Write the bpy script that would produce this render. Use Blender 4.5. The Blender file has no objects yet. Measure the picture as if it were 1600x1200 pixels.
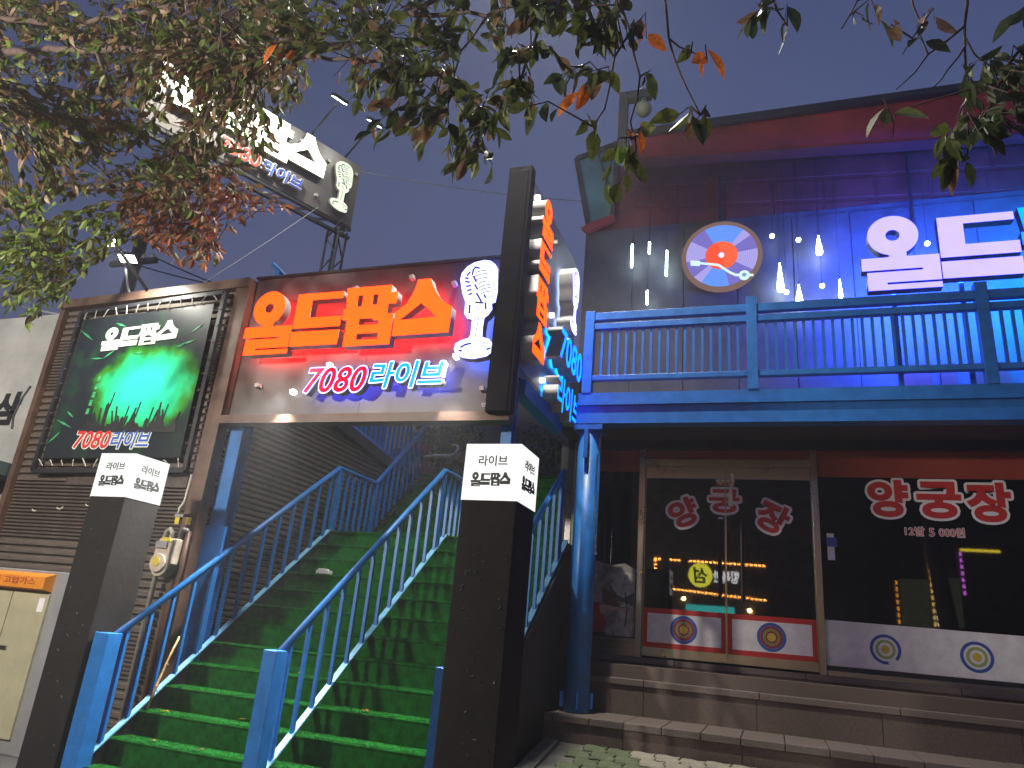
import bpy, math, random
import numpy as np
from mathutils import Matrix, Vector
random.seed(7)
sc = bpy.context.scene
COL = sc.collection
R = math.radians

# ------------------------------------------------------------------ camera
FPX = 1130.0
PITCH, ROLL, YAW = R(18.943), R(5.271), R(-20.453)
CAM = Vector((0, 0, 1.25))
_f = Vector((math.sin(YAW) * math.cos(PITCH), math.cos(YAW) * math.cos(PITCH), math.sin(PITCH)))
_r0 = Vector((math.cos(YAW), -math.sin(YAW), 0))
_u0 = _r0.cross(_f)
_r = _r0 * math.cos(ROLL) + _u0 * math.sin(ROLL)
_u = -_r0 * math.sin(ROLL) + _u0 * math.cos(ROLL)
cd = bpy.data.cameras.new('camera')
cam = bpy.data.objects.new('camera', cd)
COL.objects.link(cam)
M = Matrix((_r, _u, -_f)).transposed().to_4x4()
M.translation = CAM
cam.matrix_world = M
cd.sensor_width = 36
cd.lens = 36 * FPX / 1600
cd.clip_start = 0.05
cd.clip_end = 500
sc.camera = cam

# ------------------------------------------------------------------ world, sun, exposure
w = bpy.data.worlds.new('World')
sc.world = w
w.use_nodes = True
nt = w.node_tree
bg = nt.nodes['Background']
sky = nt.nodes.new('ShaderNodeTexSky')
sky.sky_type = 'NISHITA'
sky.sun_disc = False
sky.sun_elevation = R(-2.0)
sky.sun_rotation = R(190)
sky.air_density = 1.0
sky.dust_density = 1.0
sky.ozone_density = 2.0
hsv = nt.nodes.new('ShaderNodeHueSaturation')
hsv.inputs['Saturation'].default_value = 1.0
nt.links.new(sky.outputs[0], hsv.inputs['Color'])
tint = nt.nodes.new('ShaderNodeMix')
tint.data_type = 'RGBA'
tint.blend_type = 'MULTIPLY'
tint.inputs[0].default_value = 1.0
tint.inputs[7].default_value = (1.0, 0.93, 1.02, 1)
nt.links.new(hsv.outputs[0], tint.inputs[6])
nt.links.new(tint.outputs[2], bg.inputs['Color'])
bg.inputs['Strength'].default_value = 1.2
SKYNODE, BGNODE, HSVNODE = sky, bg, hsv
sl = bpy.data.lights.new('sun', 'SUN')
sl.energy = 0.03
sl.angle = R(12)
sl.color = (0.6, 0.65, 1.0)
so = bpy.data.objects.new('sun', sl)
COL.objects.link(so)
so.rotation_euler = (R(60), 0, R(20))
sc.view_settings.view_transform = 'Standard'
sc.view_settings.look = 'None'
sc.view_settings.exposure = 0.15
sc.view_settings.gamma = 1.0
sc.view_settings.use_curve_mapping = False
sc.render.engine = 'CYCLES'
sc.cycles.use_denoising = True
sc.cycles.max_bounces = 6
sc.cycles.diffuse_bounces = 3
sc.cycles.glossy_bounces = 3
sc.cycles.transparent_max_bounces = 10
sc.cycles.caustics_reflective = False
sc.cycles.sample_clamp_indirect = 4.0


# ------------------------------------------------------------------ materials
def mat(name, col, rough=0.6, metal=0.0, var=0.25, scale=6.0, bump=0.0, bscale=60.0, spec=0.5, streak=None):
    m = bpy.data.materials.new(name)
    m.use_nodes = True
    n, l = m.node_tree.nodes, m.node_tree.links
    b = n['Principled BSDF']
    b.inputs['Roughness'].default_value = rough
    b.inputs['Metallic'].default_value = metal
    b.inputs['Specular IOR Level'].default_value = spec
    tc = n.new('ShaderNodeTexCoord')
    mp = n.new('ShaderNodeMapping')
    if streak:
        mp.inputs['Scale'].default_value = streak
    l.new(tc.outputs['Object'], mp.inputs[0])
    tx = n.new('ShaderNodeTexNoise')
    tx.inputs['Scale'].default_value = scale
    tx.inputs['Detail'].default_value = 8
    tx.inputs['Roughness'].default_value = 0.65
    l.new(mp.outputs[0], tx.inputs['Vector'])
    cr = n.new('ShaderNodeValToRGB')
    cr.color_ramp.elements[0].position = 0.3
    cr.color_ramp.elements[1].position = 0.7
    cr.color_ramp.elements[0].color = (*[c * (1 - var) for c in col], 1)
    cr.color_ramp.elements[1].color = (*[min(1, c * (1 + var)) for c in col], 1)
    l.new(tx.outputs[0], cr.inputs[0])
    l.new(cr.outputs[0], b.inputs['Base Color'])
    rr = n.new('ShaderNodeMapRange')
    rr.inputs['To Min'].default_value = max(0.02, rough - 0.12)
    rr.inputs['To Max'].default_value = min(1, rough + 0.12)
    l.new(tx.outputs[0], rr.inputs[0])
    l.new(rr.outputs[0], b.inputs['Roughness'])
    if bump:
        t2 = n.new('ShaderNodeTexNoise')
        t2.inputs['Scale'].default_value = bscale
        t2.inputs['Detail'].default_value = 4
        l.new(tc.outputs['Object'], t2.inputs['Vector'])
        bp = n.new('ShaderNodeBump')
        bp.inputs['Strength'].default_value = bump
        bp.inputs['Distance'].default_value = 0.01
        l.new(t2.outputs[0], bp.inputs['Height'])
        l.new(bp.outputs[0], b.inputs['Normal'])
    return m


def emit(name, col, s=1.0, var=0.0):
    m = bpy.data.materials.new(name)
    m.use_nodes = True
    n, l = m.node_tree.nodes, m.node_tree.links
    n.clear()
    o = n.new('ShaderNodeOutputMaterial')
    e = n.new('ShaderNodeEmission')
    e.inputs[0].default_value = (*col, 1)
    e.inputs[1].default_value = s
    if var:
        tc = n.new('ShaderNodeTexCoord')
        tx = n.new('ShaderNodeTexNoise')
        tx.inputs['Scale'].default_value = 5
        l.new(tc.outputs['Object'], tx.inputs['Vector'])
        mr = n.new('ShaderNodeMapRange')
        mr.inputs['To Min'].default_value = s * (1 - var)
        mr.inputs['To Max'].default_value = s * (1 + var)
        l.new(tx.outputs[0], mr.inputs[0])
        l.new(mr.outputs[0], e.inputs[1])
    l.new(e.outputs[0], o.inputs[0])
    return m


def glass(name, tint=(0.8, 0.85, 0.85), boost=1.3):
    m = bpy.data.materials.new(name)
    m.use_nodes = True
    n, l = m.node_tree.nodes, m.node_tree.links
    n.clear()
    o = n.new('ShaderNodeOutputMaterial')
    t = n.new('ShaderNodeBsdfTransparent')
    t.inputs[0].default_value = (*tint, 1)
    g = n.new('ShaderNodeBsdfGlossy')
    g.inputs['Roughness'].default_value = 0.02
    fr = n.new('ShaderNodeFresnel')
    fr.inputs[0].default_value = 1.5
    mu = n.new('ShaderNodeMath')
    mu.operation = 'MULTIPLY'
    mu.use_clamp = True
    mu.inputs[1].default_value = boost
    mx = n.new('ShaderNodeMixShader')
    l.new(fr.outputs[0], mu.inputs[0])
    l.new(mu.outputs[0], mx.inputs[0])
    l.new(t.outputs[0], mx.inputs[1])
    l.new(g.outputs[0], mx.inputs[2])
    l.new(mx.outputs[0], o.inputs[0])
    return m


def leafmat(name, col, var=0.35):
    m = bpy.data.materials.new(name)
    m.use_nodes = True
    n, l = m.node_tree.nodes, m.node_tree.links
    n.clear()
    o = n.new('ShaderNodeOutputMaterial')
    d = n.new('ShaderNodeBsdfPrincipled')
    d.inputs['Roughness'].default_value = 0.5
    d.inputs['Specular IOR Level'].default_value = 0.35
    t = n.new('ShaderNodeBsdfTranslucent')
    mx = n.new('ShaderNodeMixShader')
    mx.inputs[0].default_value = 0.3
    tc = n.new('ShaderNodeTexCoord')
    tx = n.new('ShaderNodeTexNoise')
    tx.inputs['Scale'].default_value = 9
    tx.inputs['Detail'].default_value = 5
    l.new(tc.outputs['Object'], tx.inputs['Vector'])
    cr = n.new('ShaderNodeValToRGB')
    cr.color_ramp.elements[0].position = 0.3
    cr.color_ramp.elements[1].position = 0.72
    cr.color_ramp.elements[0].color = (*[c * (1 - var) for c in col], 1)
    cr.color_ramp.elements[1].color = (min(1, col[0] * (1 + var * 1.5)), col[1] * (1 + var), col[2], 1)
    l.new(tx.outputs[0], cr.inputs[0])
    l.new(cr.outputs[0], d.inputs['Base Color'])
    l.new(cr.outputs[0], t.inputs[0])
    l.new(d.outputs[0], mx.inputs[1])
    l.new(t.outputs[0], mx.inputs[2])
    l.new(mx.outputs[0], o.inputs[0])
    return m


BLUE = mat('blue_paint', (0.014, 0.145, 0.45), 0.40, 0, 0.22, 9, 0.15, 120)
BLUE_L = mat('toplit_blue_paint', (0.16, 0.40, 0.62), 0.5, 0, 0.25, 9)  # railing base plates: their top light is put into a paler blue
TURF = mat('green_turf', (0.004, 0.105, 0.010), 0.95, 0, 0.55, 14, 1.0, 420, 0.1)
BLACKP = mat('black_pillar_tile', (0.0115, 0.010, 0.0095), 0.8, 0, 0.45, 5, 0.3, 25, 0.2)
PANEL = mat('sign_panel_dark', (0.115, 0.10, 0.095), 0.42, 0, 0.12, 2, 0.06, 30)
DARK = mat('dark_metal', (0.022, 0.022, 0.026), 0.45, 0.2, 0.4, 5)
BROWN = mat('brown_metal', (0.11, 0.06, 0.04), 0.5, 0.1, 0.35, 7)
SLAT = mat('brown_slat', (0.14, 0.112, 0.095), 0.5, 0.2, 0.35, 5, 0.15, 90, streak=(1, 1, 8))
SLATD = mat('dark_slat', (0.085, 0.065, 0.055), 0.5, 0.2, 0.5, 16)
SIDE_L = mat('letter_side_grey', (0.42, 0.4, 0.39), 0.5, 0, 0.15, 8)
STEEL = mat('stainless_steel', (0.36, 0.345, 0.34), 0.3, 1.0, 0.06, 3)
GRAN = mat('granite', (0.125, 0.092, 0.075), 0.62, 0, 0.5, 130, 0.1, 160)
GRAN2 = mat('granite_nosing', (0.17, 0.135, 0.115), 0.6, 0, 0.4, 110, 0.15, 160)
PAVE = mat('paver_grey', (0.34, 0.31, 0.24), 0.85, 0, 0.3, 25, 0.7, 90)
PAVEG = mat('paver_green_light', (0.13, 0.16, 0.085), 0.85, 0, 0.35, 25, 0.7, 90)  # greenish light patch on the pavement, put into the block colour
CONC = mat('concrete', (0.18, 0.17, 0.15), 0.85, 0, 0.4, 6, 0.5, 60)
ASPH = mat('asphalt', (0.05, 0.05, 0.05), 0.9, 0, 0.4, 40, 0.6, 200)
WALLD = mat('charcoal_cladding', (0.065, 0.065, 0.075), 0.5, 0, 0.35, 3, 0.1, 20)
REDW = mat('red_panel', (0.135, 0.026, 0.028), 0.55, 0, 0.4, 3.5, 0.2, 20)
REDA = mat('red_awning', (0.24, 0.018, 0.03), 0.65, 0, 0.35, 3, 0.5, 8)
REDF = mat('red_film', (0.30, 0.045, 0.025), 0.5, 0, 0.12, 3)
REDD = mat('red_vinyl', (0.55, 0.025, 0.02), 0.45, 0, 0.12, 12)
WHV = mat('white_vinyl', (0.82, 0.78, 0.84), 0.5, 0, 0.12, 10)
WHP = mat('white_film', (0.80, 0.78, 0.80), 0.5, 0, 0.14, 7)
YEL = mat('yellow_vinyl', (0.6, 0.45, 0.05), 0.5, 0, 0.15, 8)
OLIVE = mat('olive_vinyl', (0.22, 0.28, 0.05), 0.5, 0, 0.15, 8)
LIME = mat('pale_green_vinyl', (0.33, 0.42, 0.14), 0.5, 0, 0.15, 8)
BLV = mat('blue_vinyl', (0.04, 0.10, 0.42), 0.5, 0, 0.15, 8)
MARO = mat('maroon_vinyl', (0.28, 0.03, 0.05), 0.5, 0, 0.15, 8)
BLK = mat('black_paint', (0.015, 0.015, 0.017), 0.5, 0, 0.2, 6)
CREAM = mat('cream_cabinet', (0.42, 0.39, 0.26), 0.55, 0, 0.12, 5)
GREYB = mat('grey_sheet', (0.27, 0.27, 0.28), 0.55, 0.1, 0.15, 4)
ORNG = mat('orange_plate', (0.7, 0.24, 0.015), 0.5, 0, 0.12, 6)
METER = mat('meter_body', (0.5, 0.42, 0.34), 0.5, 0, 0.2, 12)
PIPE = mat('grey_pipe', (0.24, 0.23, 0.215), 0.5, 0.1, 0.3, 12)
PVC = mat('ivory_pvc', (0.6, 0.57, 0.48), 0.45, 0, 0.1, 10)
CONT = mat('pale_billboard', (0.42, 0.42, 0.40), 0.6, 0, 0.25, 1.6, 0, 40)
WOOD = mat('wood', (0.26, 0.13, 0.06), 0.6, 0, 0.4, 12, streak=(1, 1, 6))
BAMB = mat('bamboo', (0.42, 0.24, 0.09), 0.5, 0, 0.3, 14)
BARK = mat('bark', (0.085, 0.055, 0.048), 0.8, 0, 0.4, 16, 0.8, 50)
INTER = mat('interior_wall', (0.035, 0.033, 0.035), 0.85, 0, 0.4, 2)
TEAL = mat('teal_glass', (0.07, 0.17, 0.19), 0.18, 0, 0.25, 2)
PINK = mat('pink_petal', (0.62, 0.30, 0.32), 0.6, 0, 0.3, 8)
SWANW = mat('white_plaster', (0.6, 0.58, 0.54), 0.6, 0, 0.15, 9)
LAMPG = mat('globe_glass', (0.28, 0.33, 0.22), 0.3, 0, 0.2, 6)
STOOL = mat('mint_plastic', (0.16, 0.28, 0.24), 0.5, 0, 0.1, 6)
GLASS = glass('shop_glass', (0.7, 0.72, 0.74), 1.6)
DGLASS = glass('dark_shop_glass', (0.35, 0.37, 0.4), 1.3)

E_OR = emit('lit_orange', (1.0, 0.035, 0.002), 6.0, 0.14)
E_WH = emit('lit_white', (0.30, 0.32, 1.0), 5.5)
E_BOX = emit('lit_box_white', (0.97, 0.98, 0.95), 1.05, 0.16)
E_RED = emit('lit_red', (1.0, 0.003, 0.012), 4.0, .1)
E_CY = emit('lit_cyan', (0.0, 0.07, 1.0), 8, .12)
E_LAV = emit('lit_lavender', (0.072, 0.060, 1.0), 9.5, 0.1)
H_RED = emit('halo_red', (1.0, 0.010, 0.008), 15.0)  # halo materials: glowing letter backs added to spread a bloom behind the signs
H_BLUE = emit('halo_blue', (0.03, 0.07, 1.0), 9.0)
H_CYAN = emit('halo_cyan', (0.0, 0.30, 1.0), 14.0)
H_MIC = emit('halo_mic_blue', (0.06, 0.15, 1.0), 16.0)
H_UP = emit('halo_upper_blue', (0.025, 0.08, 1.0), 170.0)
H_UC = emit('halo_upper_cyan', (0.0, 0.28, 1.0), 70.0)
H_WB = emit('halo_white_blue', (0.35, 0.5, 1.0), 5.0)
E_LED = emit('lit_led', (0.75, 0.95, 1.0), 26.0)
E_BULB = emit('lit_bulb', (0.75, 0.95, 1.0), 22.0)
E_FLOOD = emit('lit_flood', (0.9, 1.0, 0.85), 12.0)
E_PALE = emit('floodlit_pale_yellow', (0.93, 1.0, 0.74), 6.0)  # mast sign letters: floodlight glare painted as their own glow
E_STUD = emit('lit_stud', (1.0, 0.95, 0.95), 4.0)


# ------------------------------------------------------------------ geometry helpers
class G:
    def __init__(s):
        s.v, s.f, s.m = [], [], []

    def add(s, vs, fs, mi=0):
        o = len(s.v)
        s.v += [tuple(p) for p in vs]
        for q in fs:
            s.f.append(tuple(i + o for i in q))
            s.m.append(mi)
        return s

    def box(s, x0, x1, y0, y1, z0, z1, mi=0):
        vs = [(x, y, z) for z in (z0, z1) for y in (y0, y1) for x in (x0, x1)]
        return s.add(vs, [(0, 2, 3, 1), (4, 5, 7, 6), (0, 1, 5, 4), (2, 6, 7, 3), (0, 4, 6, 2), (1, 3, 7, 5)], mi)

    def bar(s, p, q, wd, ht, mi=0, up=(0, 0, 1)):
        p, q = Vector(p), Vector(q)
        d = (q - p).normalized()
        a = d.cross(Vector(up))
        if a.length < 1e-4:
            a = d.cross(Vector((1, 0, 0)))
        a.normalize()
        b = a.cross(d).normalized()
        vs = []
        for c in (p, q):
            for sa, sb in ((-1, -1), (1, -1), (1, 1), (-1, 1)):
                vs.append(c + a * sa * wd / 2 + b * sb * ht / 2)
        return s.add(vs, [(0, 3, 2, 1), (4, 5, 6, 7), (0, 1, 5, 4), (1, 2, 6, 5), (2, 3, 7, 6), (3, 0, 4, 7)], mi)

    def tube(s, pts, r, n=8, mi=0, r2=None):
        pts = [Vector(p) for p in pts]
        k = len(pts)
        rings = []
        prev = None
        for i, p in enumerate(pts):
            d = (pts[min(i + 1, k - 1)] - pts[max(i - 1, 0)])
            if d.length < 1e-9:
                d = Vector((0, 0, 1))
            d.normalize()
            if prev is None:
                a = d.orthogonal().normalized()
            else:
                a = (prev - d * prev.dot(d))
                a = a.normalized() if a.length > 1e-6 else d.orthogonal().normalized()
            prev = a
            b = d.cross(a)
            rr = r if r2 is None else r + (r2 - r) * i / max(1, k - 1)
            rings.append([p + (a * math.cos(t) + b * math.sin(t)) * rr for t in [2 * math.pi * j / n for j in range(n)]])
        vs = [v for rg in rings for v in rg]
        fs = []
        for i in range(k - 1):
            for j in range(n):
                fs.append((i * n + j, i * n + (j + 1) % n, (i + 1) * n + (j + 1) % n, (i + 1) * n + j))
        fs.append(tuple(range(n))[::-1])
        fs.append(tuple((k - 1) * n + j for j in range(n)))
        return s.add(vs, fs, mi)

    def lathe(s, prof, c=(0, 0, 0), n=16, mi=0):
        vs, fs = [], []
        for r, z in prof:
            for j in range(n):
                t = 2 * math.pi * j / n
                vs.append((c[0] + r * math.cos(t), c[1] + r * math.sin(t), c[2] + z))
        for i in range(len(prof) - 1):
            for j in range(n):
                fs.append((i * n + j, i * n + (j + 1) % n, (i + 1) * n + (j + 1) % n, (i + 1) * n + j))
        fs.append(tuple(range(n))[::-1])
        fs.append(tuple((len(prof) - 1) * n + j for j in range(n)))
        return s.add(vs, fs, mi)

    def prism(s, poly, fr, d0, d1, mi=0):
        """poly: list of (u,v); fr: 4x4 frame; from depth d0 to d1 along the frame normal."""
        n = len(poly)
        vs = [fr @ Vector((a, b, d0)) for a, b in poly] + [fr @ Vector((a, b, d1)) for a, b in poly]
        fs = [tuple(range(n))[::-1], tuple(range(n, 2 * n))] + [(i, (i + 1) % n, n + (i + 1) % n, n + i) for i in range(n)]
        return s.add(vs, fs, mi)

    def mesh(s, name, mats, smooth=False):
        me = bpy.data.meshes.new(name)
        me.from_pydata(s.v, [], s.f)
        for m in (mats if isinstance(mats, (list, tuple)) else [mats]):
            me.materials.append(m)
        if any(s.m):
            me.polygons.foreach_set('material_index', s.m)
        if smooth:
            me.polygons.foreach_set('use_smooth', [True] * len(me.polygons))
        me.validate()
        me.update()
        return me


def link(name, me, parent=None, kind=None, label=None):
    o = bpy.data.objects.new(name, me)
    COL.objects.link(o)
    if parent is not None:
        o.parent = parent
        if parent.get('_wc'):
            o.matrix_parent_inverse = Matrix.Translation(-Vector(parent['_wc']))
    if kind:
        o['kind'] = kind
    if label:
        o['label'] = label
    return o


def obj(name, g, mats, parent=None, smooth=False, kind=None, label=None, bevel=0.0):
    o = link(name, g.mesh(name, mats, smooth), parent, kind, label)
    if bevel:
        b = o.modifiers.new('bevel', 'BEVEL')
        b.width = bevel
        b.segments = 2
        b.limit_method = 'ANGLE'
    return o


def thing(name, label, cat, loc=(0, 0, 0), group=None, local=False, rotz=0):
    """Empty at the thing's base. Children are given in world coordinates unless local."""
    o = bpy.data.objects.new(name, None)
    COL.objects.link(o)
    o.empty_display_size = 0.1
    o.location = loc
    o['label'] = label
    o['category'] = cat
    if group:
        o['group'] = group
    if not local:
        o['_wc'] = tuple(loc) if any(loc) else (0.0, 0.0, 1e-9)
    else:
        o.rotation_euler = (0, 0, rotz)
    return o


def tag(o, label, cat, group=None):
    o['label'] = label
    o['category'] = cat
    if group:
        o['group'] = group
    return o


def struct(name, g, m, **k):
    return obj(name, g, m, kind='structure', **k)


def frame(o, x, y):
    x, y = Vector(x).normalized(), Vector(y).normalized()
    n = x.cross(y).normalized()
    m = Matrix((x, y, n)).transposed().to_4x4()
    m.translation = Vector(o)
    return m


def front(x, z, y):            # a frame on a wall facing the street
    return frame((x, y, z), (1, 0, 0), (0, 0, 1))


def sideways(y, z, x):         # a frame on a wall facing right
    return frame((x, y, z), (0, 1, 0), (0, 0, 1))


def _conv(ob):
    COL.objects.link(ob)
    dg = bpy.context.evaluated_depsgraph_get()
    me = bpy.data.meshes.new_from_object(ob.evaluated_get(dg))
    d = ob.data
    bpy.data.objects.remove(ob)
    bpy.data.curves.remove(d)
    return me


def _dress(me, fr, mats, d0, depth):
    me.transform(Matrix.Translation((0, 0, d0 + depth / 2)))
    me.materials.clear()
    for m in mats:
        me.materials.append(m)
    for p in me.polygons:
        nz = p.normal.z
        p.material_index = 0 if nz > 0.5 else (min(2, len(mats) - 1) if nz < -0.5 else min(1, len(mats) - 1))
    me.transform(fr)
    me.update()
    return me


def shape(name, loops, fr, depth, mats, d0=0.0):
    """closed 2D loops (even-odd holes) extruded from d0 to d0+depth; materials: front, side, back."""
    c = bpy.data.curves.new(name, 'CURVE')
    c.dimensions = '2D'
    c.fill_mode = 'BOTH'
    c.extrude = depth / 2
    for lp in loops:
        s = c.splines.new('POLY')
        s.points.add(len(lp) - 1)
        for i, (a, b) in enumerate(lp):
            s.points[i].co = (a, b, 0, 1)
        s.use_cyclic_u = True
    return _dress(_conv(bpy.data.objects.new(name, c)), fr, mats, d0, depth)


def text(name, body, fr, wd, ht, depth, mats, bold=0.02, shear=0.0, d0=0.0, grow=0.0, ref=None):
    """lettering fitted into wd x ht at the frame's origin (lower left); grow widens the strokes by that many metres."""
    def make(off):
        c = bpy.data.curves.new(name, 'FONT')
        c.body = body
        c.offset = off
        c.shear = shear
        c.extrude = 0.05
        c.resolution_u = 5
        return _conv(bpy.data.objects.new(name, c))
    me = make(bold)
    def bb(m):
        n = len(m.vertices)
        a = np.empty(n * 3, dtype=np.float32)
        m.vertices.foreach_get('co', a)
        a = a.reshape(-1, 3)
        return a.min(0), a.max(0)
    lo, hi = bb(me)
    sx, sy = wd / (hi[0] - lo[0]), ht / (hi[1] - lo[1])
    me.transform(Matrix.Diagonal((sx, sy, depth / 0.1, 1)) @ Matrix.Translation((-lo[0], -lo[1], 0)))
    if grow:                       # a rim: the glyphs thickened by a ring of shifted copies
        g = G()
        base = [v.co.copy() for v in me.vertices]
        faces = [tuple(p.vertices) for p in me.polygons]
        bpy.data.meshes.remove(me)
        for k in range(12):
            t = 2 * math.pi * k / 12
            sh = Vector((grow * math.cos(t), grow * math.sin(t), -.00006 * k))
            g.add([q + sh for q in base], faces)
        me = bpy.data.meshes.new(name)
        me.from_pydata(g.v, [], g.f)
        me.update()
    return _dress(me, fr, mats, d0, depth)


def quad_slab(a_, b_, c_, d_, t=.02):
    g = G()
    up = [Vector(p) for p in (a_, b_, c_, d_)]
    lo = [p - Vector((0, 0, t)) for p in up]
    g.add(up + lo, [(0, 1, 2, 3), (7, 6, 5, 4), (0, 4, 5, 1), (1, 5, 6, 2), (2, 6, 7, 3), (3, 7, 4, 0)])
    return g


def circle(cx, cy, r, n=40, ry=None):
    ry = r if ry is None else ry
    return [(cx + r * math.cos(2 * math.pi * i / n), cy + ry * math.sin(2 * math.pi * i / n)) for i in range(n)]


# block letters of the name sign, in a 2.2 x 0.667 layout
def _ol():
    c, r = (0.235, 0.487), 0.18
    a0, a1 = math.atan2(-0.16, 0.085), math.atan2(-0.17, -0.035) + 2 * math.pi
    arc = [(c[0] + r * math.cos(a0 + (a1 - a0) * i / 36), c[1] + r * math.sin(a0 + (a1 - a0) * i / 36)) for i in range(37)]
    out = arc + [(0.2, 0.29), (0, 0.29), (0, 0.178), (0.42, 0.178), (0.42, 0.16), (0.035, 0.16), (0.035, 0), (0.54, 0),
                 (0.54, 0.047), (0.17, 0.047), (0.17, 0.065), (0.54, 0.065), (0.54, 0.29), (0.32, 0.29)]
    return [out, circle(c[0], c[1], 0.05, 20)]


OL = _ol()
DEU = [[(0.548, 0.61), (1.055, 0.61), (1.055, 0.54), (0.72, 0.54), (0.72, 0.355), (1.07, 0.355), (1.07, 0.25), (0.548, 0.25)],
       [(0.548, 0.215), (1.073, 0.215), (1.073, 0.068), (0.548, 0.068)]]
PAP = [[(1.085, 0.635), (1.56, 0.635), (1.56, 0.56), (1.63, 0.56), (1.63, 0.445), (1.55, 0.445), (1.55, 0.345), (1.62, 0.345),
        (1.62, 0.04), (1.14, 0.04), (1.14, 0.305), (1.085, 0.31), (1.085, 0.42), (1.11, 0.42)],
       [(1.22, 0.55), (1.272, 0.55), (1.272, 0.435), (1.22, 0.435)], [(1.38, 0.55), (1.432, 0.55), (1.432, 0.445), (1.38, 0.445)],
       [(1.27, 0.31), (1.40, 0.31), (1.425, 0.285), (1.475, 0.285), (1.475, 0.245), (1.27, 0.245)],
       [(1.27, 0.16), (1.49, 0.16), (1.49, 0.1), (1.27, 0.1)]]
SEU = [[(1.82, 0.667), (1.95, 0.667), (1.975, 0.60), (2.02, 0.52), (2.09, 0.44), (2.195, 0.37), (2.19, 0.125), (1.635, 0.12),
        (1.635, 0.36), (1.735, 0.43), (1.785, 0.52), (1.81, 0.6)], [(1.885, 0.43), (2.05, 0.285), (1.69, 0.27)]]
LOGO = [('ol', OL), ('deu', DEU), ('pap', PAP), ('seu', SEU)]


def logo(parent, fr, s, depth, d0, mats_of, single=None, sx=None):
    """the four block letters, each a part."""
    sx = sx or s
    for i, (nm, loops) in enumerate(LOGO):
        if single is not None and i not in single:
            continue
        me = shape('letter', [[(a * sx, b * s) for a, b in lp] for lp in loops], fr, depth, mats_of(i), d0)
        link('letter', me, parent)


MIC = [(0.011, 0.778), (0.019, 0.842), (0.064, 0.902), (0.132, 0.939), (0.222, 0.954), (0.284, 0.94), (0.334, 0.899), (0.362, 0.843), (0.381, 0.623), (0.371, 0.527), (0.338, 0.519), (0.348, 0.463), (0.319, 0.414), (0.283, 0.386), (0.278, 0.286), (0.282, 0.207), (0.343, 0.189), (0.375, 0.153), (0.376, 0.056), (0.34, 0.028), (0.226, 0.009), (0.126, 0.023), (0.052, 0.06), (0.031, 0.11), (0.04, 0.16), (0.087, 0.187), (0.154, 0.204), (0.171, 0.233), (0.169, 0.378), (0.123, 0.391), (0.089, 0.439), (0.086, 0.553), (0.048, 0.638)]
MS = [(0.008, [[(0.153, 0.835), (0.203, 0.847), (0.254, 0.848)], [(0.152, 0.798), (0.206, 0.815), (0.262, 0.815)], [(0.162, 0.761), (0.211, 0.774), (0.271, 0.776)], [(0.196, 0.721), (0.23, 0.737), (0.27, 0.741)], [(0.201, 0.679), (0.249, 0.701), (0.303, 0.707)], [(0.209, 0.652), (0.252, 0.67), (0.312, 0.675)], [(0.218, 0.615), (0.256, 0.633), (0.31, 0.639)]]),
      (0.017, [[(0.125, 0.816), (0.127, 0.864), (0.147, 0.889), (0.185, 0.875)], [(0.061, 0.79), (0.088, 0.78)], [(0.066, 0.753), (0.104, 0.744)], [(0.081, 0.704), (0.119, 0.708)], [(0.097, 0.661), (0.129, 0.669)], [(0.112, 0.618), (0.138, 0.632)], [(0.074, 0.81), (0.099, 0.845)], [(0.159, 0.714), (0.19, 0.667)], [(0.137, 0.8), (0.169, 0.744)], [(0.186, 0.628), (0.237, 0.547)], [(0.259, 0.607), (0.274, 0.58)], [(0.186, 0.54), (0.257, 0.53)], [(0.279, 0.529), (0.288, 0.472)], [(0.133, 0.518), (0.137, 0.441)], [(0.094, 0.122), (0.136, 0.145), (0.185, 0.153)], [(0.083, 0.093), (0.104, 0.087)], [(0.338, 0.091), (0.366, 0.1)]]),
      (0.006, [[(0.233, 0.408), (0.224, 0.31), (0.218, 0.21)], [(0.253, 0.164), (0.307, 0.156), (0.358, 0.134)], [(0.281, 0.123), (0.322, 0.107)], [(0.284, 0.845), (0.309, 0.843)], [(0.294, 0.797), (0.319, 0.794)], [(0.305, 0.743), (0.315, 0.74)], [(0.328, 0.71), (0.348, 0.714)], [(0.331, 0.679), (0.356, 0.679)], [(0.344, 0.647), (0.369, 0.65)], [(0.202, 0.905), (0.214, 0.883)], [(0.227, 0.908), (0.24, 0.884)], [(0.252, 0.906), (0.263, 0.884)], [(0.273, 0.899), (0.284, 0.879)], [(0.301, 0.588), (0.298, 0.568)], [(0.32, 0.592), (0.317, 0.572)], [(0.339, 0.601), (0.337, 0.576)], [(0.191, 0.494), (0.213, 0.482), (0.231, 0.45)]])]


def microphone(parent, fr, s, depth, d0, face, back, drawing):
    """studio microphone emblem: lit plate with its raised line drawing as a sub-part."""
    pl = link('microphone_emblem', shape('microphone_emblem', [[(a * s, b * s) for a, b in MIC]], fr, depth, [face, SIDE_L, back], d0), parent)
    g = G()
    for wd, strokes in MS:
        for st in strokes:
            for (a, b), (c, d) in zip(st[:-1], st[1:]):
                L = math.hypot(c - a, d - b)
                ux, uy = (c - a) / L, (d - b) / L
                e = wd * 0.3
                a2, b2, c2, d2 = a - ux * e, b - uy * e, c + ux * e, d + uy * e
                px, py = -uy * wd / 2, ux * wd / 2
                q = [(a2 + px, b2 + py), (a2 - px, b2 - py), (c2 - px, d2 - py), (c2 + px, d2 + py)]
                g.prism([(x * s, y * s) for x, y in q][::-1], fr, d0 + depth - 0.002, d0 + depth + 0.003)
    ch = bpy.data.objects.new('line_drawing', g.mesh('line_drawing', drawing))
    COL.objects.link(ch)
    ch.parent = pl
    return pl


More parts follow.
